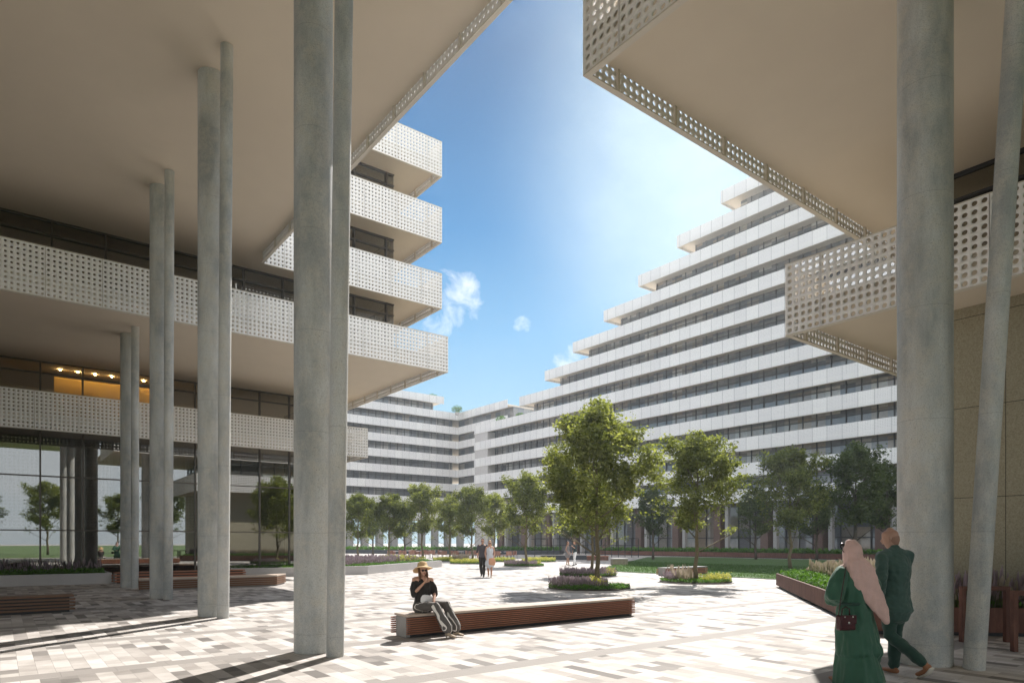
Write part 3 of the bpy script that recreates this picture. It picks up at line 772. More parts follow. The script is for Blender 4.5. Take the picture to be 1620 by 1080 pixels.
m=MB(); m.box(-.95,.95,-.25,.25,.0,.34); m.build('core_block',M['corten'],w)
m=MB()
for i in range(4): m.box(-.98,.98,-.28+i*.14,-.16+i*.14,.345,.40)
m.build('seat',M['wood_or'],w)
# railing in front of the colonnade
a=P(846,74); b=P(1010,71)
fc=empty('railing',a,0,'thin dark steel railing behind the far standing couple','fence')
m=MB(); d=b-a; n=16
for i in range(n+1): q=d*(i/n); m.bar((q.x,q.y,0),(q.x,q.y,2.05),.06,.06)
m.build('post',M['dark_steel'],fc)
m=MB()
for z in (.55,1.3,2.05): m.bar((0,0,z),(d.x,d.y,z),.05,.05)
m.build('rail',M['dark_steel'],fc)

# grass blades along the near part of the lawn
q=sample([(p[0],p[1]) for p in lawn_poly],120000); q=q[(q[:,0]<42)&(q[:,1]>5)][:42000]; n=len(q)
hgt=.05+.05*rng.random(n); lean=rng.normal(size=(n,2))*.02; an=rng.random(n)*math.pi; w=.012
V=np.zeros((n,4,3)); 
V[:,0]=np.stack([q[:,0]-np.cos(an)*w,q[:,1]-np.sin(an)*w,np.full(n,.02)],1); V[:,1]=np.stack([q[:,0]+np.cos(an)*w,q[:,1]+np.sin(an)*w,np.full(n,.02)],1)
V[:,2]=np.stack([q[:,0]+lean[:,0]+np.cos(an)*w*.3,q[:,1]+lean[:,1],.02+hgt],1); V[:,3]=np.stack([q[:,0]+lean[:,0]-np.cos(an)*w*.3,q[:,1]+lean[:,1],.02+hgt],1)
o=link('grass',mesh_np('grass',V.reshape(-1,3),np.arange(4*n).reshape(-1,4),{'rnd':np.repeat(rng.random(n)*.8,4)}),None,m_leaf('grass_blades',(.03,.075,.012),(.055,.12,.02),(.09,.17,.03),.35))
tag(o,'short green grass blades of the mown lawn','grass',kind='stuff')

# ------------------------------------------------------------------ trees
def tree_meshes(seed,H,cr,tr,z0,nleaf,size,twin=False,low=True,nc=200):
    rs=np.random.default_rng(seed); rr=random.Random(seed)
    mb=MB(); clumps=[]
    def env(z):         # crown radius by height
        t=(z-z0)/(H-z0); return cr*max(0,(math.sin(math.pi*min(1,t**.8*.93+.07)))**.75)*(1.0-.15*t)
    def limb(p,d,L,r,depth):
        pts=[p]; rad=[r]; q=Vector(p); dd=Vector(d).normalized(); n=5
        for i in range(n):
            dd=(dd+Vector((rr.gauss(0,.12),rr.gauss(0,.12),.10))).normalized(); q=q+dd*L/n; pts.append(q.copy()); rad.append(r*(1-.8*(i+1)/n))
            if depth<2 and i>=1:
                for _ in range(2 if depth==0 else 1):
                    a=rr.uniform(0,2*math.pi); side=Vector((math.cos(a),math.sin(a),rr.uniform(.1,.7)))
                    limb(q.copy(),(dd*.55+side).normalized(),L*rr.uniform(.4,.6),rad[-1]*.6,depth+1)
            if depth>=1 and i>=2: clumps.append(q.copy())
        clumps.append(q.copy())
        mb.tube(pts,rad,7 if depth==0 else 4)
    zt=z0*.8; wob=[(0,0,0),(rr.uniform(-.05,.05),rr.uniform(-.05,.05),zt*.35),(rr.uniform(-.09,.09),rr.uniform(-.09,.09),zt*.7),(rr.uniform(-.08,.08),rr.uniform(-.08,.08),zt)]
    top=Vector((rr.uniform(-.1,.1),rr.uniform(-.1,.1),H*.88))
    mb.tube(wob+[tuple(Vector(wob[-1]).lerp(top,.4)),tuple(Vector(wob[-1]).lerp(top,.75)),tuple(top)],[tr*1.25,tr,tr*.9,tr*.85,tr*.55,tr*.28,tr*.08],12)
    nb=9
    for i in range(nb):
        f=i/(nb-1); z=zt+(H*.75-zt)*f; base=Vector(wob[-1]).lerp(top,max(0,(z-zt)/(top.z-zt)))
        a=i*2.4+rr.uniform(-.3,.3); L=max(.5,env(min(H*.9,z+cr*.4))*rr.uniform(.8,1.05)); limb(base,Vector((math.cos(a),math.sin(a),.45+.5*f)),L,tr*(.45-.2*f),0)
    if low:
        for a in (rr.uniform(0,6.28),rr.uniform(0,6.28)):
            b=Vector(wob[2]); dd=Vector((math.cos(a),math.sin(a),.55)); mb.tube([b,b+dd*.5,b+dd*cr*.8],[tr*.35,tr*.25,tr*.1],5)
            for _ in range(4): clumps.append(b+dd*cr*.8+Vector((rr.gauss(0,.2),rr.gauss(0,.2),rr.gauss(.05,.12))))
    # clumps filling the envelope
    n=0
    while n<nc:
        z=z0+(H-z0)*rr.random()**.9; e_=env(z); a=rr.uniform(0,2*math.pi); q=math.sqrt(rr.random())*e_
        lob=1+.28*noise.noise(Vector((math.cos(a)*1.6,math.sin(a)*1.6,z*.9+seed)))
        clumps.append(Vector((math.cos(a)*q*lob,math.sin(a)*q*lob,z))); n+=1
    C=np.array([tuple(c) for c in clumps]); w=rs.random(len(C))*.8+.4; w/=w.sum()
    idx=rs.choice(len(C),nleaf,p=w); cs=(.15+.17*rs.random(len(C)))*cr/1.9
    off=rs.normal(size=(nleaf,3)); off/=np.linalg.norm(off,axis=1)[:,None]; off*=(rs.random(nleaf)**.5)[:,None]*cs[idx][:,None]*1.35
    off[:,2]*=.62; Pn=C[idx]+off
    Pn[:,2]=np.maximum(Pn[:,2],z0*.72)
    cl=rs.random(len(C)); r=np.clip(.25+.35*rs.random(nleaf)+.4*(cl[idx]-.35),0,1)
    V,Q,a=leaf_cloud(Pn,nleaf,size,flat=.55,rnd=r)
    tm=bpy.data.meshes.new('trunk'); tm.from_pydata(mb.v,[],mb.f); tm.polygons.foreach_set('use_smooth',[True]*len(tm.polygons))
    return tm,mesh_np('crown',V,Q,{'rnd':a})
def tree(loc,meshes,scale,rz,label,group='young trees planted round the square',dark=False,parent=None,wide=1.0):
    t=empty('plaza_tree',loc,rz,label,'tree',group); t.scale=(scale*wide,scale*wide,scale)
    tm,cm=meshes
    a=bpy.data.objects.new('trunk',tm); a.parent=t; COL.objects.link(a)
    b=bpy.data.objects.new('crown',cm); b.parent=t; COL.objects.link(b)
    return t
def mats(ms,dark=False):
    ms[0].materials.append(M['bark_shade' if dark else 'bark']); ms[1].materials.append(M['leaf_shade' if dark else 'leaf']); return ms
TA=mats(tree_meshes(11,6.7,2.35,.085,2.0,32000,.125))
T1=mats(tree_meshes(23,6.0,1.85,.08,2.2,15500,.13))
T2=mats(tree_meshes(37,6.0,2.0,.08,2.0,15000,.135))
T3=mats(tree_meshes(51,6.0,1.95,.08,2.0,14500,.135))
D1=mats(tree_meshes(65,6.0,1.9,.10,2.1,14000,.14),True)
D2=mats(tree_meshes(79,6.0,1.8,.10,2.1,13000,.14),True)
tree(P(945,23.6),TA,1.0,R(20),'tallest tree with the widest crown, in the nearest lavender bed')
tree(P(936,33.0),T3,.93,R(140),'tree whose trunk stands just behind and left of the tallest tree')
tree(P(1102,26.2),T1,1.0,R(70),'tree in the yellow and cream flower bed near the red bench')
tree(P(1250,41),T2,1.25,R(200),'tree on the lawn left of the woman in the pink headscarf')
tree(P(833,45),T3,1.08,R(10),'tree in the yellow and lavender bed right of the strolling couple')
tree(P(747,58),T2,1.10,R(90),'tree directly behind the strolling couple')
tree(P(783,62),T1,1.04,R(160),'smaller tree between the strolling couple and the bed with the yellow flowers')
tree(P(668,58),T1,1.13,R(250),'tree above the seated woman, first left of the café chairs')
tree(P(712,62),T3,1.02,R(30),'tree filling the gap left of the strolling couple')
tree(P(616,57),T3,.98,R(310),'second tree from the thick left column along the planter')
tree(P(566,56),T2,.97,R(45),'tree closest to the thick left column')
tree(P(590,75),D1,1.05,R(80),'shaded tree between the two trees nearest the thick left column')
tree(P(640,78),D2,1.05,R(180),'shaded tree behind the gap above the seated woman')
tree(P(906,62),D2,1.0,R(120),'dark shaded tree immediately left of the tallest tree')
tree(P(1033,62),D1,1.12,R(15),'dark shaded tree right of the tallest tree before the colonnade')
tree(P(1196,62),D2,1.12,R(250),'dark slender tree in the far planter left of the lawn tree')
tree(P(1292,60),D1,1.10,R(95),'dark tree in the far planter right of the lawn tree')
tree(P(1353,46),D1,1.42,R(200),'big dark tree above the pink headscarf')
tree(P(1402,55),D2,1.40,R(60),'dark tree half hidden by the thick right column')
for i,(x,y,s) in enumerate(((-9,-34,1.5),(-2,-27,1.2),(5,-38,1.6),(12,-30,1.3),(20,-42,1.7),(-20,-40,1.6),(-30,-30,1.5),(30,-34,1.5))):
    tree((x,y,0),(T1,T2,T3)[i%3],s,R(47*i),'tree on the field that shows only as a reflection in the left glass wall','trees reflected in the left glass')
tree((19.0,13.8,0),T3,.86,R(33),'x') if False else None

# ------------------------------------------------------------------ café furniture
def chair(loc,rz):
    t=empty('cafe_chair',loc,rz,'small woven café chair with a curved back on the terrace behind the flower beds','chair','woven café chairs beyond the flower beds')
    m=MB(); m.box(-.24,.24,-.22,.22,.42,.47); m.build('seat',M['wicker'],t)
    m=MB()
    for i in range(9):
        a=R(-80+20*i); a2=R(-80+20*(i+1)) if i<8 else a
        if i<8:
            p0=(math.sin(a)*.26,-.02-math.cos(a)*.24); p1=(math.sin(a2)*.26,-.02-math.cos(a2)*.24)
            m.bar((p0[0],p0[1],.64),(p1[0],p1[1],.64),.03,.34)
    m.build('backrest',M['wicker'],t)
    for sx in (-1,1):
        for sy in (-1,1):
            m=MB(); m.tube([(sx*.22,sy*.2,.42),(sx*.24,sy*.23,0)],.015,6); m.build('leg',M['dark_steel'],t)
    return t
def table(loc):
    t=empty('cafe_table',loc,0,'small round pale café table among the woven chairs','table','round café tables beyond the flower beds')
    m=MB(); m.tube([(0,0,.72),(0,0,.75)],.36,24); m.build('tabletop',M['table'],t)
    m=MB(); m.tube([(0,0,.02),(0,0,.72)],.03,8); m.build('pedestal',M['dark_steel'],t)
    m=MB(); m.tube([(0,0,0),(0,0,.02)],.22,16); m.build('base',M['dark_steel'],t)
    return t
ch0=None; tb0=None
tp=[(628,66),(646,70),(664,65),(684,69),(700,64),(728,63),(752,66),(772,63),(787,60),(803,62)]
for i,(px,D) in enumerate(tp):
    c=P(px,D)
    if tb0 is None: tb0=table(c)
    else:
        x=copy_tree(tb0); x.location=c
    for j in range(3 if i%2 else 4):
        a=2*math.pi*j/(3 if i%2 else 4)+i*.7; q=(c.x+math.cos(a)*.75,c.y+math.sin(a)*.75,0); rz=a+math.pi/2
        if ch0 is None: ch0=chair(q,rz)
        else:
            x=copy_tree(ch0); x.location=q; x.rotation_euler=(0,0,rz)

# steel cycle hoops at the right edge
def hoop(loc,rz,label):
    t=empty('bicycle_hoop',loc,rz,label,'bicycle stand','rust-coloured cycle stands by the right columns')
    m=MB(); m.box(-.40,-.33,-.04,.04,0,.92); m.build('upright',M['corten'],t,bevel=.004)
    m=MB(); m.box(.33,.40,-.04,.04,0,.92); m.build('upright',M['corten'],t,bevel=.004)
    m=MB(); m.box(-.329,.329,-.04,.04,.85,.92); m.build('top_bar',M['corten'],t,bevel=.004)
c=P(1605,9.95); hoop(c+Vector((.36*RT[0],.36*RT[1],0)),VIEW,'rust-coloured rectangular cycle stand cut by the right picture edge')
c=P(1523,10.9); hoop(c+Vector((.36*RT[0],.36*RT[1],0)),VIEW,'rust-coloured cycle stand mostly hidden behind the thin leaning right column')

# ------------------------------------------------------------------ people
def loft(rings,side=(1,0,0),n=16):
    V=[];Fc=[]; pts=[(Vector(c),a,b) for c,a,b in rings]
    # rounded ends
    def end(p,q):
        d=(p[0]-q[0]).normalized(); r=min(p[1],p[2])
        return [(p[0]+d*r*.75,p[1]*.66,p[2]*.66),(p[0]+d*r*.98,p[1]*.22,p[2]*.22)]
    pts=list(reversed(end(pts[0],pts[1])))+pts+end(pts[-1],pts[-2])
    side=Vector(side)
    for i,(c,a,b) in enumerate(pts):
        t=(pts[min(i+1,len(pts)-1)][0]-pts[max(i-1,0)][0]).normalized()
        sd=side if abs(t.dot(side.normalized()))<.93 else Vector((0,1,.1))
        x=(sd-t*sd.dot(t)).normalized(); y=t.cross(x)
        for k in range(n):
            an=2*math.pi*k/n; V.append(c+x*math.cos(an)*a+y*math.sin(an)*b)
    N=len(pts)
    for i in range(N-1):
        for k in range(n):
            k2=(k+1)%n; Fc.append((i*n+k,i*n+k2,(i+1)*n+k2,(i+1)*n+k))
    Fc.append(tuple(range(n-1,-1,-1))); Fc.append(tuple(range((N-1)*n,N*n)))
    return V,Fc
QUEUE=[]
def unite(name,lofts,mat,parent,voxel=.012,smooth=4,fold=0.,fs=(9,9,2.5),seed=0,cut=None):
    V=[];Fc=[]
    for v,f in lofts:
        b=len(V); V+=v; Fc+=[tuple(b+i for i in q) for q in f]
    me=bpy.data.meshes.new(name); me.from_pydata([tuple(v) for v in V],[],Fc); me.update()
    o=bpy.data.objects.new(name,me); COL.objects.link(o)
    m=o.modifiers.new('r','REMESH'); m.mode='VOXEL'; m.voxel_size=voxel
    s=o.modifiers.new('s','SMOOTH'); s.factor=.5; s.iterations=smooth
    if parent: o.parent=parent
    QUEUE.append((o,mat,fold,fs,seed))
    return o
def finish_bodies():
    dg=bpy.context.evaluated_depsgraph_get(); new=[bpy.data.meshes.new_from_object(q[0].evaluated_get(dg)) for q in QUEUE]
    for (o,mat,fold,fs,seed),ne in zip(QUEUE,new):
        o.modifiers.clear(); nm=o.data.name; o.data.name='raw'; o.data=ne; ne.name=nm
        if fold:
            n=len(ne.vertices); A=np.zeros(n*3,np.float32); B=np.zeros(n*3,np.float32)
            ne.vertices.foreach_get('co',A); ne.vertices.foreach_get('normal',B); A=A.reshape(-1,3); B=B.reshape(-1,3)
            d=np.array([noise.noise(q)+.5*noise.noise(q*2.1) for q in (Vector((x*fs[0]+seed,y*fs[1],z*fs[2])) for x,y,z in A.tolist())])
            ne.vertices.foreach_set('co',(A+B*(d*fold)[:,None]).astype(np.float32).ravel())
        ne.polygons.foreach_set('use_smooth',[True]*len(ne.polygons)); ne.update()
        ne.materials.clear(); ne.materials.append(mat)
def ball(c,rx,ry,rz_):
    V,Fc=loft([(Vector(c)+Vector((0,0,rz_*t)),rx*math.sqrt(1-t*t),ry*math.sqrt(1-t*t)) for t in (-.9,-.6,-.2,.2,.6,.9)]); return V,Fc
def hand(w,d,nrm,s=1.,curl=.5):
    """palm, four unequal bent fingers and a side thumb; d = direction of the hand, nrm = palm normal"""
    w=Vector(w); d=Vector(d).normalized(); nrm=Vector(nrm); nrm=(nrm-d*nrm.dot(d)).normalized(); x=d.cross(nrm)
    out=[loft([(w-d*.01,.024*s,.018*s),(w+d*.04*s,.037*s,.014*s),(w+d*.085*s,.038*s,.012*s)],side=x,n=12)]
    for i,(o,L) in enumerate(((-.029,.064),(-.010,.074),(.010,.068),(.028,.052))):
        b=w+d*.082*s+x*o*s; m1=b+(d*(1-.35*curl)+nrm*curl*.6).normalized()*L*.5*s+x*o*.15
        m2=m1+(d*(1-.9*curl)+nrm*curl*1.1).normalized()*L*.5*s
        out.append(loft([(b,.0095*s,.0095*s),(m1,.0088*s,.0088*s),(m2,.007*s,.007*s)],side=x,n=8))
    b=w+d*.025*s-x*.030*s; m1=b+(d*.6-x*.75+nrm*.25).normalized()*.035*s; m2=m1+(d*.9-x*.2+nrm*.4).normalized()*.028*s
    out.append(loft([(b,.013*s,.012*s),(m1,.0105*s,.0105*s),(m2,.008*s,.008*s)],side=x,n=8))
    return out
def head(c,yaw,s=1.,pitch=0.):
    """head centred on c, looking along +y turned by yaw; returns lofts and a frame"""
    c=Vector(c); Rm=Matrix.Rotation(yaw,3,'Z')@Matrix.Rotation(pitch,3,'X')
    W=lambda x,y,z: c+Rm@Vector((x,y,z))*s
    L=[]
    rs=[(-.112,.014,.030,.020),(-.095,.030,.030,.034),(-.07,.046,.020,.058),(-.04,.057,.008,.078),(0,.067,.0,.090),(.035,.072,-.006,.097),(.07,.069,-.010,.092),(.095,.054,-.012,.073),(.112,.030,-.012,.044)]
    V,Fc=loft([(W(0,cy,z),a*s,b*s) for z,a,cy,b in rs],side=Rm@Vector((1,0,0)),n=20); L.append((V,Fc))
    L.append(loft([(W(0,.080,.018),.008*s,.008*s),(W(0,.098,-.018),.013*s,.014*s),(W(0,.092,-.028),.015*s,.010*s)],n=8))
    for sx in (-1,1):
        L.append(loft([(W(sx*.072,-.005,-.022),.007*s,.012*s),(W(sx*.078,-.008,.0),.008*s,.019*s),(W(sx*.077,-.012,.022),.007*s,.014*s)],side=Rm@Vector((1,0,0)),n=8))
    L.append(loft([(W(-.018,.083,-.055),.005,.007),(W(0,.090,-.055),.007,.008),(W(.018,.083,-.055),.005,.007)],side=(0,0,1),n=8))
    return L,W,Rm
def eyes_mouth(t,W,s=1.,glasses=True):
    L=[]
    for sx in (-1,1):
        if glasses:
            L.append(loft([(W(sx*.031,.089,-.002),.024*s,.021*s),(W(sx*.031,.097,-.002),.024*s,.021*s)],side=W(1,0,0)-W(0,0,0),n=14))
        else: L.append(ball(W(sx*.030,.083,.0),.010*s,.006*s,.006*s))
    if glasses:
        L.append(loft([(W(-.014,.098,.004),.003,.003),(W(.014,.098,.004),.003,.003)],side=(0,0,1),n=6))
        for sx in (-1,1): L.append(loft([(W(sx*.052,.088,.004),.003,.003),(W(sx*.074,-.0,.008),.003,.003)],side=(0,0,1),n=6))
    m=MB()
    for v,f in L:
        b=len(m.v); m.v+=[tuple(q) for q in v]; m.f+=[tuple(b+i for i in q) for q in f]
    m.build('sunglasses' if glasses else 'eyes',M['lens'],t,smooth=True)
    m=MB(); v,f=loft([(W(-.020,.086,-.056),.003,.004),(W(0,.096,-.057),.004,.006),(W(.020,.086,-.056),.003,.004)],side=(0,0,1),n=8)
    m.v=[tuple(q) for q in v]; m.f=f; m.build('mouth',M['lips'],t,smooth=True)
def limb(*pts,side=(1,0,0)): return loft([(p,r,r) if not hasattr(r,'__len__') else (p,r[0],r[1]) for p,r in pts],side=side)
def lerp(a,b,t): return Vector(a).lerp(Vector(b),t)
def arm(sh,el,wr,s=1.,ex=0.): return limb((sh,.050*s+ex),(lerp(sh,el,.5),.046*s+ex),(el,.038*s+ex),(lerp(el,wr,.35),.037*s+ex),(wr,.025*s+ex))
def leg(hp,kn,an,s=1.,ex=0.): return limb((hp,.088*s+ex),(lerp(hp,kn,.5),.075*s+ex),(kn,.053*s+ex),(lerp(kn,an,.35),.055*s+ex),(an,.036*s+ex))
def shoe(t,an,toe,mat='dark_steel',w=.042,h=.04,sole=True):
    an=Vector(an); toe=Vector(toe); d=(toe-an); heel=an-Vector((d.x,d.y,0)).normalized()*.045
    side=Vector((-d.y,d.x,0)).normalized()
    L=[loft([(Vector((heel.x,heel.y,min(an.z,toe.z+abs(an.z-toe.z))-.045)),w*.8,h*.9),(lerp(heel,toe,.4)-Vector((0,0,.03)),w*.85,h*.85),(toe-Vector((0,0,.0)),w,h*.55)],side=side,n=12),
       loft([(an+Vector((0,0,.01)),.040,.042),(an-Vector((0,0,.045)),.038,.045)],n=12)]
    return unite('shoe',L,M[mat],t,.008,3)

# --- woman sitting on the bench
hp=P(668,11.78); SW=empty('person',(hp.x,10.27,0),math.atan2(.95,-.3)-math.pi/2 if False else 0,'seated woman in straw hat, sunglasses, black off-shoulder top and striped trousers','person')
def face(t,dx,dy): t.rotation_euler=(0,0,math.atan2(-dx,dy))
face(SW,-.3,-.95)
hd,W_,Rm=head((0,.03,1.145),R(4),.92,R(4))
HM=Rm@Matrix.Rotation(R(14),3,'X')
WH=lambda x,y,z: Vector((0,.03,1.145))+HM@Vector((x,y-.012,z))*.95
shL=(-.150,0,.985); shR=(.150,0,.985)
elR=(.175,.07,.74); wrR=(.03,.18,.92); elL=(-.20,.07,.74); wrL=(-.14,.26,.60)
hL=(-.085,0,.50);kL=(-.36,.26,.545);aL=(-.50,.44,.135); hR=(.085,.02,.50);kR=(-.13,.40,.54);aR=(-.32,.575,.14)
torso=loft([((0,0,.46),.155,.11),((0,0,.56),.150,.105),((0,0,.68),.115,.085),((0,.0,.82),.135,.10),((0,0,.94),.15,.085),((0,0,1.0),.10,.06)])
neck=limb(((0,-.005,.99),.046),((0,.01,1.06),.042),((0,.02,1.10),.045))
body=[torso,neck]+hd+[arm(shL,elL,wrL,.85),arm(shR,elR,wrR,.85),loft([(shL,.045,.045),((0,0,1.0),.07,.06),(shR,.045,.045)],side=(0,1,0)),leg(hL,kL,aL,.9),leg(hR,kR,aR,.9)]
body+=hand(wrR,Vector(wrR)-Vector(elR)+Vector((-.1,0,.1)),(0,-.3,1),.9,.7)+hand(wrL,Vector(wrL)-Vector(elL),(0,0,-1),.9,.4)
unite('body',body,M['skin'],SW,.0085,3)
unite('top',[loft([((0,0,.52),.165,.125),((0,0,.66),.140,.115),((0,.01,.80),.150,.120),((0,0,.925),.165,.095)]),
  limb(((-.145,0,.925),.065),((-.19,.03,.82),.068),((-.205,.06,.72),.055)),limb(((.145,0,.925),.065),((.175,.04,.82),.066),((.18,.07,.72),.052))],M['black'],SW,.010,4,.012,(16,16,4))
unite('trousers',[loft([((0,0,.46),.175,.13),((0,0,.56),.165,.12)]),
  limb((hL,.10),(lerp(hL,kL,.6),.088),(kL,.082),(lerp(kL,aL,.5),.085),(lerp(kL,aL,.93),.10)),
  limb((hR,.10),(lerp(hR,kR,.6),.088),(kR,.082),(lerp(kR,aR,.5),.085),(lerp(kR,aR,.93),.10))],M['stripes'],SW,.011,3,.010,(14,14,5),3)
for an,nx in ((aL,-1),(aR,1)):
    toe=(an[0]-.085,an[1]+.115,.035); s_=shoe(SW,(an[0],an[1],an[2]-.03),toe,'shoe',.036,.034)
    m=MB(); m.tube([(an[0]+.02,an[1]-.03,.10),(an[0]+.022,an[1]-.032,.0)],[.018,.009],8); m.build('heel',M['shoe'],s_)
eyes_mouth(SW,W_,.92)
unite('hair',[loft([(W_(0,-.02,.06),.074,.080),(W_(0,-.035,.03),.082,.080),(W_(0,-.05,-.05),.078,.055),(W_(0,-.06,-.13),.07,.04)]),
   limb((W_(.068,.01,.02),.020),(W_(.074,.015,-.08),.024),(W_(.070,.03,-.17),.018)),limb((W_(-.068,.01,.02),.020),(W_(-.074,.02,-.08),.024),(W_(-.066,.04,-.17),.018))],M['brown_hair'],SW,.008,3,.006,(50,50,6))
# straw hat: crown and wavy brim
m=MB(); prof=[(0,.135),(.05,.133),(.078,.118),(.088,.085),(.093,.045),(.115,.040),(.15,.034),(.178,.020),(.176,.014),(.145,.026),(.10,.032),(.085,.036)]
n=40
for i,(r,z) in enumerate(prof):
    for k in range(n):
        a=2*math.pi*k/n; wz=(.016*math.sin(2*a+.6)-.012*math.cos(a))*(max(0,r-.09)/.09)
        q=WH(r*math.cos(a)*1.06,r*math.sin(a)*1.02,z*1.15+.018+wz-(.22*max(0,r-.093))); m.v.append(tuple(q))
for i in range(len(prof)-1):
    for k in range(n):
        k2=(k+1)%n; m.f.append((i*n+k,(i+1)*n+k,(i+1)*n+k2,i*n+k2))
m.build('straw_hat',M['straw'],SW,smooth=True)
bg=unite('white_handbag',[loft([((-.02,.17,.60),.11,.035),((-.03,.19,.66),.12,.040),((-.04,.20,.70),.105,.025)],side=(1,.2,0))],M['white_cloth'],None,.010,3,.005,(12,12,12))
bg.parent=None; bg.matrix_world=Matrix.Translation(SW.location)@Matrix.Rotation(SW.rotation_euler[2],4,'Z'); tag(bg,'white handbag resting on the lap of the seated woman','bag')

# --- generic standing figure for the two distant couples
def walker(loc,fx,fy,H,label,top,bottom,hairm,hairlen,dress=None,female=False,stride=.22,skin='skin',glasses=True,elb=None,shoes='dark_steel',dlen=.5):
    t=empty('person',loc,0,label,'person'); face(t,fx,fy); s=H/1.75; v=lambda x,y,z: (x*s,y*s,z*s); sw=.16 if female else .19
    hL=v(-.085,0,.92);hR=v(.085,0,.92); kL=v(-.08,stride*.6,.50);aL=v(-.07,stride,.085);kR=v(.08,.02,.49);aR=v(.07,-stride,.12)
    shL=v(-sw,0,1.43);shR=v(sw,0,1.43)
    elL,wrL=(v(-sw-.07,-.05,1.15),v(-sw-.03,.12,.93)); elR,wrR=(v(sw+.07,-.06,1.15),v(sw+.02,.10,.93))
    if elb: elL,wrL,elR,wrR=[v(*q) for q in elb]
    hd,W_,Rm=head(v(0,.02,1.635),0,s)
    b=[loft([(v(0,0,.90),.155*s,.11*s),(v(0,0,1.08),(.115 if female else .135)*s,.09*s),(v(0,0,1.28),.15*s,.115*s),(v(0,0,1.42),(sw-.03)*s,.08*s)]),limb((v(0,0,1.42),.055),(v(0,.01,1.56),.05)),
       loft([(shL,.045,.045),(v(0,0,1.45),.07,.06),(shR,.045,.045)],side=(0,1,0)),arm(shL,elL,wrL,.95),arm(shR,elR,wrR,.95),leg(hL,kL,aL,.95),leg(hR,kR,aR,.95)]+hd
    b+=hand(wrL,Vector(wrL)-Vector(elL),(1,0,0),.95)+hand(wrR,Vector(wrR)-Vector(elR),(-1,0,0),.95)
    unite('body',b,M[skin],t,.011,3)
    if dress:
        unite('dress',[loft([(v(0,0,dlen),.25*s,.20*s),(v(0,0,dlen+.2),.21*s,.17*s),(v(0,0,.95),.17*s,.135*s),(v(0,0,1.1),.135*s,.11*s),(v(0,0,1.28),.165*s,.13*s),(v(0,0,1.41),(sw-.01)*s,.085*s)])],M[dress],t,.014,3,.014,(12,12,2))
    else:
        unite('trousers',[loft([(v(0,0,.90),.17*s,.13*s),(v(0,0,1.02),.155*s,.12*s)]),leg(hL,kL,lerp(kL,aL,.93),.95,.022),leg(hR,kR,lerp(kR,aR,.93),.95,.022)],M[bottom],t,.012,3,.008,(14,14,5))
        unite('shirt',[loft([(v(0,0,.93),.175*s,.14*s),(v(0,0,1.1),.155*s,.12*s),(v(0,0,1.28),.175*s,.14*s),(v(0,0,1.43),(sw)*s,.095*s),(v(0,0,1.48),.08*s,.07*s)]),arm(shL,lerp(shL,elL,.99),lerp(elL,wrL,.25),1,.014),arm(shR,lerp(shR,elR,.99),lerp(elR,wrR,.25),1,.014)],M[top],t,.012,3,.009,(14,14,5))
    for an in (aL,aR): shoe(t,an,(an[0],an[1]+.15,max(.03,an[2]-.07)),shoes)
    eyes_mouth(t,W_,s,glasses)
    hl=[loft([(W_(0,-.02,.10),.066*s,.082*s),(W_(0,-.030,.04),.080*s,.088*s),(W_(0,-.045,-.03),.074*s,.060*s)])]
    if hairlen>0: hl.append(loft([(W_(0,-.05,.02),.085*s,.055*s),(W_(0,-.07,-.10),.085*s,.045*s),(W_(0,-.075,-.10-hairlen),.06*s,.03*s)]))
    unite('hair',hl,M[hairm],t,.010,3,.005,(40,40,8))
    return t
cf=(-FW[0]+.10,-FW[1])
walker(P(763.5,31.1),cf[0]-.2,cf[1],1.80,'man in dark checked shirt and black trousers strolling beside the woman in white','check','black','dark_hair',0,stride=.16)
W2=walker(P(775,30.9),cf[0]-.1,cf[1],1.70,'blonde woman in a pale sleeveless dress strolling beside the man in black','x','x','blonde',.16,dress='pale_dress',female=True,stride=.15,shoes='shoe',dlen=.62)
bg=unite('tote_bag',[loft([((0,0,.0),.15,.05),((0,0,.14),.17,.055),((0,0,.26),.14,.04)])],M['peach'],None,.014,3,.01,(10,10,10)); q=P(778.5,30.55,.62); bg.location=q; bg.rotation_euler=(0,0,VIEW); tag(bg,'peach woven tote bag held at the knees of the blonde woman','bag')
walker(P(898,46.8),.45,-.9,1.68,'long-haired woman in a short grey dress facing a man in white trousers','x','x','brown_hair',.24,dress='grey_dress',female=True,stride=.05,skin='skin2',shoes='shoe',dlen=.72,glasses=False)
walker(P(909.5,46.6),-.8,.25,1.72,'man in dark teal shirt and white trousers standing on the right of the far couple','teal','white_cloth','brown_hair',0,stride=.12,glasses=False,elb=[(-.24,.02,1.18),(-.08,.22,1.36),(.26,-.03,1.16),(.22,.08,.92)])

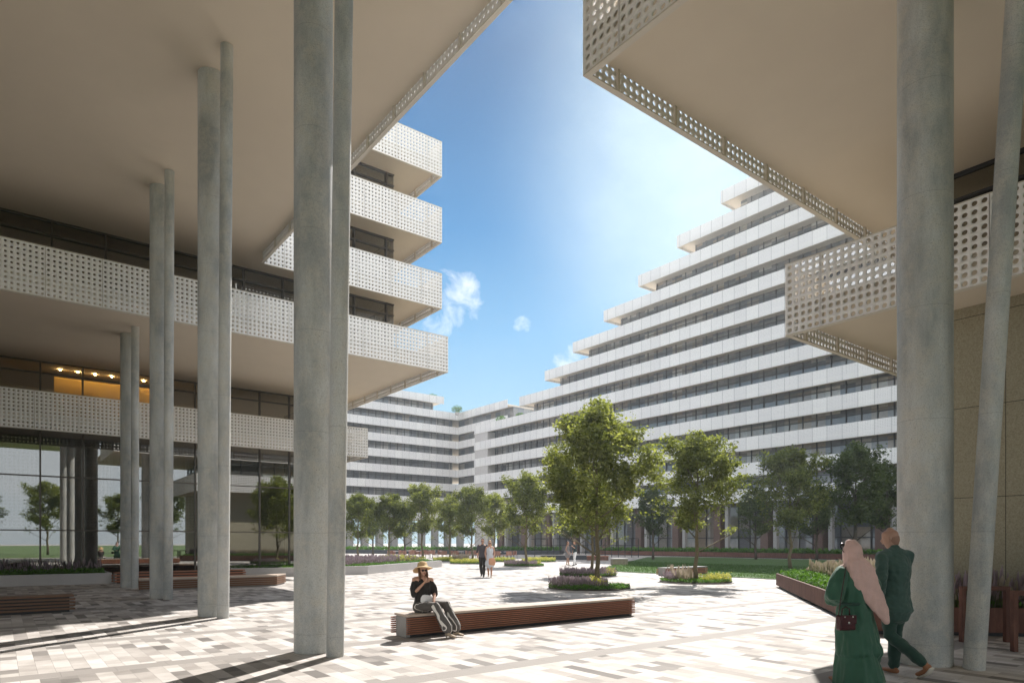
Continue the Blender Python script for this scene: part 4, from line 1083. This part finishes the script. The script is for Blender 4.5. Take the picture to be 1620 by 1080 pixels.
# --- man in the green suit, walking away
FD=Vector((FW[0],FW[1])); 
def rot2(v,a): return Vector((v.x*math.cos(a)-v.y*math.sin(a),v.x*math.sin(a)+v.y*math.cos(a)))
fd=rot2(FD,R(14))
GM=empty('person',P(1416,8.15),0,'bald man in a green suit walking away beside the woman in a pink headscarf','person'); face(GM,fd.x,fd.y)
hd,W_,Rm=head((-.02,.06,1.69),R(38),1.0,R(-6))
shL=(-.20,.0,1.47);shR=(.20,.0,1.47);elL=(-.285,-.10,1.20);wrL=(-.215,.02,.97);elR=(.19,.14,1.18);wrR=(-.11,.31,1.20)
hL=(-.09,0,.95);kL=(-.05,.03,.50);aL=(.12,-.30,.20);hR=(.09,0,.95);kR=(.09,.09,.52);aR=(.075,.10,.09)
bd=[loft([((0,0,.92),.165,.12),((0,0,1.10),.145,.105),((0,0,1.30),.17,.12),((0,0,1.46),.16,.09)]),limb(((0,0,1.46),.062),((-.005,.03,1.58),.056),((-.015,.05,1.64),.056)),
    loft([(shL,.05,.05),((0,0,1.50),.08,.07),(shR,.05,.05)],side=(0,1,0)),arm(shL,elL,wrL,1.),arm(shR,elR,wrR,1.),leg(hL,kL,aL),leg(hR,kR,aR)]+hd
bd+=hand(wrL,(.05,.1,-1),(1,0,0),1.,.5)+hand(wrR,(-.8,.5,.1),(0,0,1),1.,.6)
unite('body',bd,M['skin2'],GM,.0085,3)
unite('jacket',[loft([((.01,-.01,.80),.212,.160),((0,0,.95),.196,.145),((0,0,1.12),.178,.135),((0,0,1.30),.205,.150),((0,0,1.44),.200,.115),((0,0,1.50),.125,.085),((0,.005,1.555),.075,.070)]),loft([((-.20,0,1.475),.062,.068),((0,0,1.515),.085,.085),((.20,0,1.475),.062,.068)],side=(0,1,0)),
   limb((shL,.075),(lerp(shL,elL,.5),.072),(elL,.063),(lerp(elL,wrL,.5),.056),(lerp(elL,wrL,.97),.048)),
   limb((shR,.075),(lerp(shR,elR,.5),.072),(elR,.063),(lerp(elR,wrR,.5),.056),(lerp(elR,wrR,.92),.048))],M['green_suit'],GM,.0085,3,.011,(12,12,14),1)
unite('trousers',[loft([((0,0,.86),.175,.14),((0,0,1.0),.165,.13)]),limb((hL,.105),(lerp(hL,kL,.5),.096),(kL,.080),(lerp(kL,aL,.5),.073),(lerp(kL,aL,.95),.064)),
   limb((hR,.105),(lerp(hR,kR,.5),.096),(kR,.080),(lerp(kR,aR,.5),.073),(lerp(kR,aR,.95),.064))],M['green_trs'],GM,.010,4,.012,(10,10,10),2)
# trailing shoe with its pale sole turned to the viewer
sh1=unite('shoe',[loft([((.150,-.345,.165),.034,.032),((.150,-.29,.10),.040,.034),((.145,-.20,.05),.046,.026)],side=(1,0,0)),loft([((.125,-.305,.20),.038,.040),((.14,-.33,.14),.038,.042)])],M['shoe_br'],GM,.008,3)
m=MB(); v,f=loft([((.155,-.385,.155),.038,.010),((.155,-.325,.075),.044,.011),((.148,-.215,.012),.050,.010)],side=(1,0,0)); m.v=[tuple(q) for q in v]; m.f=f; m.build('sole',M['sole'],sh1,smooth=True)
sh2=shoe(GM,aR,(aR[0],aR[1]+.17,.035),'shoe_br')
unite('stubble',[loft([(W_(0,-.042,.012),.0705,.062),(W_(0,-.047,-.02),.0675,.058),(W_(0,-.043,-.062),.054,.050)])],m_plain('cropped_hair',(.31,.185,.135),.8,.12,120,.5),GM,.007,4)
ph=MB(); ph.box(-.038,.038,-.005,.005,-.075,.075); pho=ph.build('mobile_phone',M['lens'],None,bevel=.003)
pho.matrix_world=Matrix.Translation(GM.location)@Matrix.Rotation(GM.rotation_euler[2],4,'Z')@Matrix.Translation((-.245,.345,1.235))@Matrix.Rotation(R(-50),4,'X')@Matrix.Rotation(R(25),4,'Y'); tag(pho,'black mobile phone held between the two people in green','phone')

# --- woman in green with pink headscarf
GW=empty('person',P(1351,7.62),0,'woman in a long green dress with pink headscarf walking away beside the suited man','person'); face(GW,rot2(FD,R(10)).x,rot2(FD,R(10)).y)
hd,W_,Rm=head((0,.04,1.505),R(12),.95,R(-8))
shL=(-.175,0,1.29);shR=(.175,0,1.29);elL=(-.27,-.03,1.03);wrL=(-.17,.16,.96);elR=(.26,.0,1.03);wrR=(.12,.24,1.08)
hL=(-.08,0,.84);kL=(-.08,.10,.46);aL=(-.08,.16,.08);hR=(.08,0,.84);kR=(.10,.0,.45);aR=(.13,-.22,.12)
bd=[loft([((0,0,.82),.155,.12),((0,0,.98),.125,.095),((0,0,1.15),.15,.115),((0,0,1.28),.14,.08)]),limb(((0,0,1.27),.05),((0,.03,1.42),.045)),
    loft([(shL,.045,.045),((0,0,1.31),.07,.06),(shR,.045,.045)],side=(0,1,0)),arm(shL,elL,wrL,.85),arm(shR,elR,wrR,.85),leg(hL,kL,aL,.9),leg(hR,kR,aR,.9)]+hd
bd+=hand(wrL,(.5,.7,-.2),(0,0,-1),.9,.5)+hand(wrR,(-.2,.9,.3),(0,0,1),.9,.6)
unite('body',bd,M['skin'],GW,.009,3)
unite('tunic',[loft([((.04,-.02,.38),.265,.23),((.03,-.01,.55),.235,.20),((.01,0,.72),.208,.172),((0,0,.86),.205,.165),((0,0,.945),.170,.135),((0,0,1.06),.190,.150),((0,0,1.20),.200,.140),((0,0,1.30),.165,.095),((0,.01,1.36),.08,.07)]),
   limb((shL,.085),(lerp(shL,elL,.5),.100),(elL,.100),(lerp(elL,wrL,.5),.085),(lerp(elL,wrL,.95),.045)),
   limb((shR,.085),(lerp(shR,elR,.5),.100),(elR,.095),(lerp(elR,wrR,.5),.080),(lerp(elR,wrR,.95),.045))],M['green_dress'],GW,.010,3,.024,(12,12,4),4)
unite('skirt',[loft([((.03,-.04,.05),.27,.27),((.02,-.03,.25),.245,.23),((.02,-.01,.50),.20,.17),((0,0,.75),.18,.15)])],M['green_dress'],GW,.012,4,.028,(10,10,1.6),8)
m=MB(); n=40
for k in range(n):
    a=2*math.pi*k/n
    for dz,rr_ in ((-.016,.006),(.016,.006)): m.v.append(((.178+rr_)*math.cos(a),(.142+rr_)*math.sin(a),.945+dz))
for k in range(n):
    k2=(k+1)%n; m.f.append((2*k,2*k2,2*k2+1,2*k+1))
so=m.build('belt',M['green_trs'],GW,smooth=True); sm=so.modifiers.new('s','SOLIDIFY'); sm.thickness=.012
unite('headscarf',[loft([(W_(0,-.012,.118),.066,.088),(W_(0,-.018,.085),.088,.112),(W_(0,-.020,.02),.096,.122),(W_(0,-.012,-.06),.098,.115),(W_(0,-.005,-.13),.105,.10),((0,0,1.30),.135,.105)]),
   loft([((-.01,-.05,1.42),.12,.07),((.01,-.10,1.29),.165,.060),((.07,-.145,1.12),.130,.038),((.15,-.175,.98),.105,.030),((.215,-.19,.86),.070,.024),((.262,-.20,.74),.028,.016)],side=(1,-.35,.2)),
   loft([((-.11,.02,1.34),.06,.055),((-.02,-.07,1.30),.09,.055),((.10,-.06,1.24),.08,.06)],side=(0,0,1))],M['scarf'],GW,.008,3,.012,(17,17,6),5)
# sunglasses pushed up on the head
m=MB(); m.tube([W_(-.098,.02,.03),W_(-.102,.045,.075),W_(-.085,.075,.118),W_(0,.095,.135),W_(.085,.075,.118),W_(.102,.045,.075),W_(.098,.02,.03)],[.004,.0045,.006,.006,.006,.0045,.004],8)
for sx in (-1,1):
    v,f=loft([(W_(sx*.045,.070,.128),.034,.020),(W_(sx*.045,.074,.136),.034,.020)],side=(1,0,0)); b=len(m.v); m.v+=[tuple(q) for q in v]; m.f+=[tuple(b+i for i in q) for q in f]
m.build('sunglasses',M['lens'],GW,smooth=True)
for an in (aL,aR): shoe(GW,an,(an[0],an[1]+.14,max(.03,an[2]-.08)),'shoe_br',.036)
HB=empty('handbag',(0,0,0),0,'small burgundy leather handbag hanging at the left hip of the woman in green','bag')
HB.matrix_world=Matrix.Translation(GW.location)@Matrix.Rotation(GW.rotation_euler[2],4,'Z')@Matrix.Translation((-.235,-.17,.66))
m=MB(); m.box(-.10,.10,-.045,.045,0,.17); o=m.build('bag_body',M['bag'],HB,bevel=.018)
m=MB(); m.box(-.102,.102,-.050,-.046,.075,.172); m.build('flap',M['bag'],HB,bevel=.002)
m=MB(); m.tube([(-.05,0,.165),(-.045,0,.24),(0,0,.265),(.045,0,.24),(.05,0,.165)],.007,8); m.build('handle',M['bag'],HB,smooth=True)
m=MB(); m.tube([(-.095,0,.15),(-.06,.0,.36),(.03,.055,.62),(.10,.13,.705)],.005,6); m.build('strap',M['bag'],HB,smooth=True)
m=MB(); m.tube([(0,-.051,.09),(0,-.058,.09)],.012,10)
for sx in (-1,1): m.tube([(sx*.05,-.051,.155),(sx*.05,-.057,.155)],.008,8)
m.build('clasp',m_plain('polished_clasp',(.7,.68,.62),.2,.05,5,.0,Metallic=1.),HB)

finish_bodies()
# ------------------------------------------------------------------ light
SAZ=ANG-math.atan(0); SEL=R(46); azw=ANG-R(19.5)      # world direction towards the sun
sd=Vector((math.cos(azw)*math.cos(SEL),math.sin(azw)*math.cos(SEL),math.sin(SEL)))
L=bpy.data.lights.new('sun','SUN'); L.energy=3.9; L.angle=R(.53); L.color=(1,.955,.89)
lo=bpy.data.objects.new('sun',L); COL.objects.link(lo); lo.rotation_euler=sd.to_track_quat('Z','Y').to_euler()
HAZE=.0007; SKYTINT=(.50,.80,1.05); BACKFILL=(17.,16.3,15.4)
w=bpy.data.worlds.new('World'); scn.world=w; w.use_nodes=True; t=w.node_tree; t.nodes.clear()
T=NT.__new__(NT); T.t=t
sky=t.nodes.new('ShaderNodeTexSky'); sky.sky_type='NISHITA'; sky.sun_disc=False; sky.sun_elevation=SEL; sky.sun_rotation=math.pi/2-azw
sky.air_density=1.0; sky.dust_density=.2; sky.ozone_density=3.0
co=t.nodes.new('ShaderNodeTexCoord').outputs['Generated']
def dotmask(px,py,a0,a1):
    v=T.n('ShaderNodeVectorMath',operation='DOT_PRODUCT'); T.l(co,v.inputs[0]); v.inputs[1].default_value=ray(px,py)
    mr=T.n('ShaderNodeMapRange'); mr.interpolation_type='SMOOTHSTEP'; T.l(v.outputs['Value'],mr.inputs[0])
    mr.inputs[1].default_value=math.cos(R(a0)); mr.inputs[2].default_value=math.cos(R(a1)); return mr.outputs[0]
cn=T.noise(co,22,8,.62); cn.inputs['Distortion'].default_value=.5
cir=T.noise(co,2.6,7,.6); cir.inputs['Distortion'].default_value=.6
mask=None
for px,py,a in ((724,476,3.4),(694,514,2.2),(826,512,1.3),(900,566,2.0)):
    q=dotmask(px,py,a,0); mask=q if mask is None else T.math('MAXIMUM',mask,q)
cum=T.ramp(T.math('ADD',cn.outputs[0],T.math('MULTIPLY',T.math('SUBTRACT',mask,1),.42)),[(.36,(0,0,0)),(.62,(1,1,1))])
vm=dotmask(1245,225,25,0)
veil=T.math('MULTIPLY',T.math('MULTIPLY',vm,vm),T.math('ADD',T.math('MULTIPLY',cir.outputs[0],1.1),.35),clamp=True)
wisps=T.math('MULTIPLY',T.ramp(cir.outputs[0],[(.50,(0,0,0)),(.75,(1,1,1))]),.04)
veil=T.math('MAXIMUM',veil,wisps)
# unseen bright cloud, added behind the viewer as fill for the shaded facades
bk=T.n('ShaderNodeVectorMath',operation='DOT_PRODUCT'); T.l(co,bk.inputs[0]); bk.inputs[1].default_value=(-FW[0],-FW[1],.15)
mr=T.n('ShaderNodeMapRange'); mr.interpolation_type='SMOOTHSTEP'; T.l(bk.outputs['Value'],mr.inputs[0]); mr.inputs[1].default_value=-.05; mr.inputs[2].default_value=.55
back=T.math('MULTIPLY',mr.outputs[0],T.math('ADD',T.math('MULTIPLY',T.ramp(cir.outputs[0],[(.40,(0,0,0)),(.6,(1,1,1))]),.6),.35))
SKY=.080
sz=T.n('ShaderNodeSeparateXYZ'); T.l(co,sz.inputs[0])
grad=T.ramp(sz.outputs[2],[(0,(.52,.62,.66)),(.17,(.38,.56,.65)),(.30,(.17,.375,.58)),(.43,(.035,.20,.42)),(.60,(.004,.090,.235)),(1,(.006,.08,.22))])
grad=T.mix(1,grad,(7.6,8.0,8.4),'MULTIPLY')
skc=T.mix(.96,T.mix(1,sky.outputs[0],SKYTINT,'MULTIPLY'),grad)
c=T.mix(T.math('MULTIPLY',veil,.78),skc,(5.6,6.7,7.1))
mz=T.n('ShaderNodeMapRange'); mz.interpolation_type='SMOOTHSTEP'; T.l(sz.outputs[2],mz.inputs[0]); mz.inputs[1].default_value=.12; mz.inputs[2].default_value=.5
c=T.mix(back,c,T.mix(mz.outputs[0],(6.2,6.5,6.8),BACKFILL))
c=T.mix(T.math('MULTIPLY',cum,.62),c,(7.5,7.6,7.8))
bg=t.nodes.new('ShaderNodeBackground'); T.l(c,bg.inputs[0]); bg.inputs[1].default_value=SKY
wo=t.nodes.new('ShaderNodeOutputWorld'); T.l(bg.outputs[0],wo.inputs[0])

hz=NT('light_haze'); pv=hz.n('ShaderNodeVolumePrincipled'); pv.inputs['Color'].default_value=(.86,.94,1,1); pv.inputs['Density'].default_value=HAZE; pv.inputs['Anisotropy'].default_value=.62
hz.l(pv.outputs[0],hz.out.inputs['Volume'])
m=MB(); m.box(-42,92,-48,130,-1,46.5); o=m.build('haze',hz.m); tag(o,'thin sunlit haze over the whole square','haze',kind='stuff')
# ------------------------------------------------------------------ camera, view
cd=bpy.data.cameras.new('camera'); cam=bpy.data.objects.new('camera',cd); COL.objects.link(cam)
cam.location=(0,0,CAMZ); cam.rotation_euler=(math.pi/2,0,-(math.pi/2-ANG)); cd.sensor_width=36; cd.lens=36*F/1620; cd.shift_y=(HZ-540)/1620
cd.clip_start=.05; cd.clip_end=2000; scn.camera=cam
vs=scn.view_settings; vs.view_transform='Standard'; vs.look='None'; vs.gamma=1; vs.exposure=1.12
scn.render.engine='CYCLES'; cy=scn.cycles
cy.use_denoising=True; cy.denoiser='OPENIMAGEDENOISE'; cy.max_bounces=9; cy.diffuse_bounces=5; cy.glossy_bounces=4; cy.transparent_max_bounces=16; cy.transmission_bounces=4
cy.sample_clamp_indirect=8; cy.caustics_reflective=False; cy.caustics_refractive=False
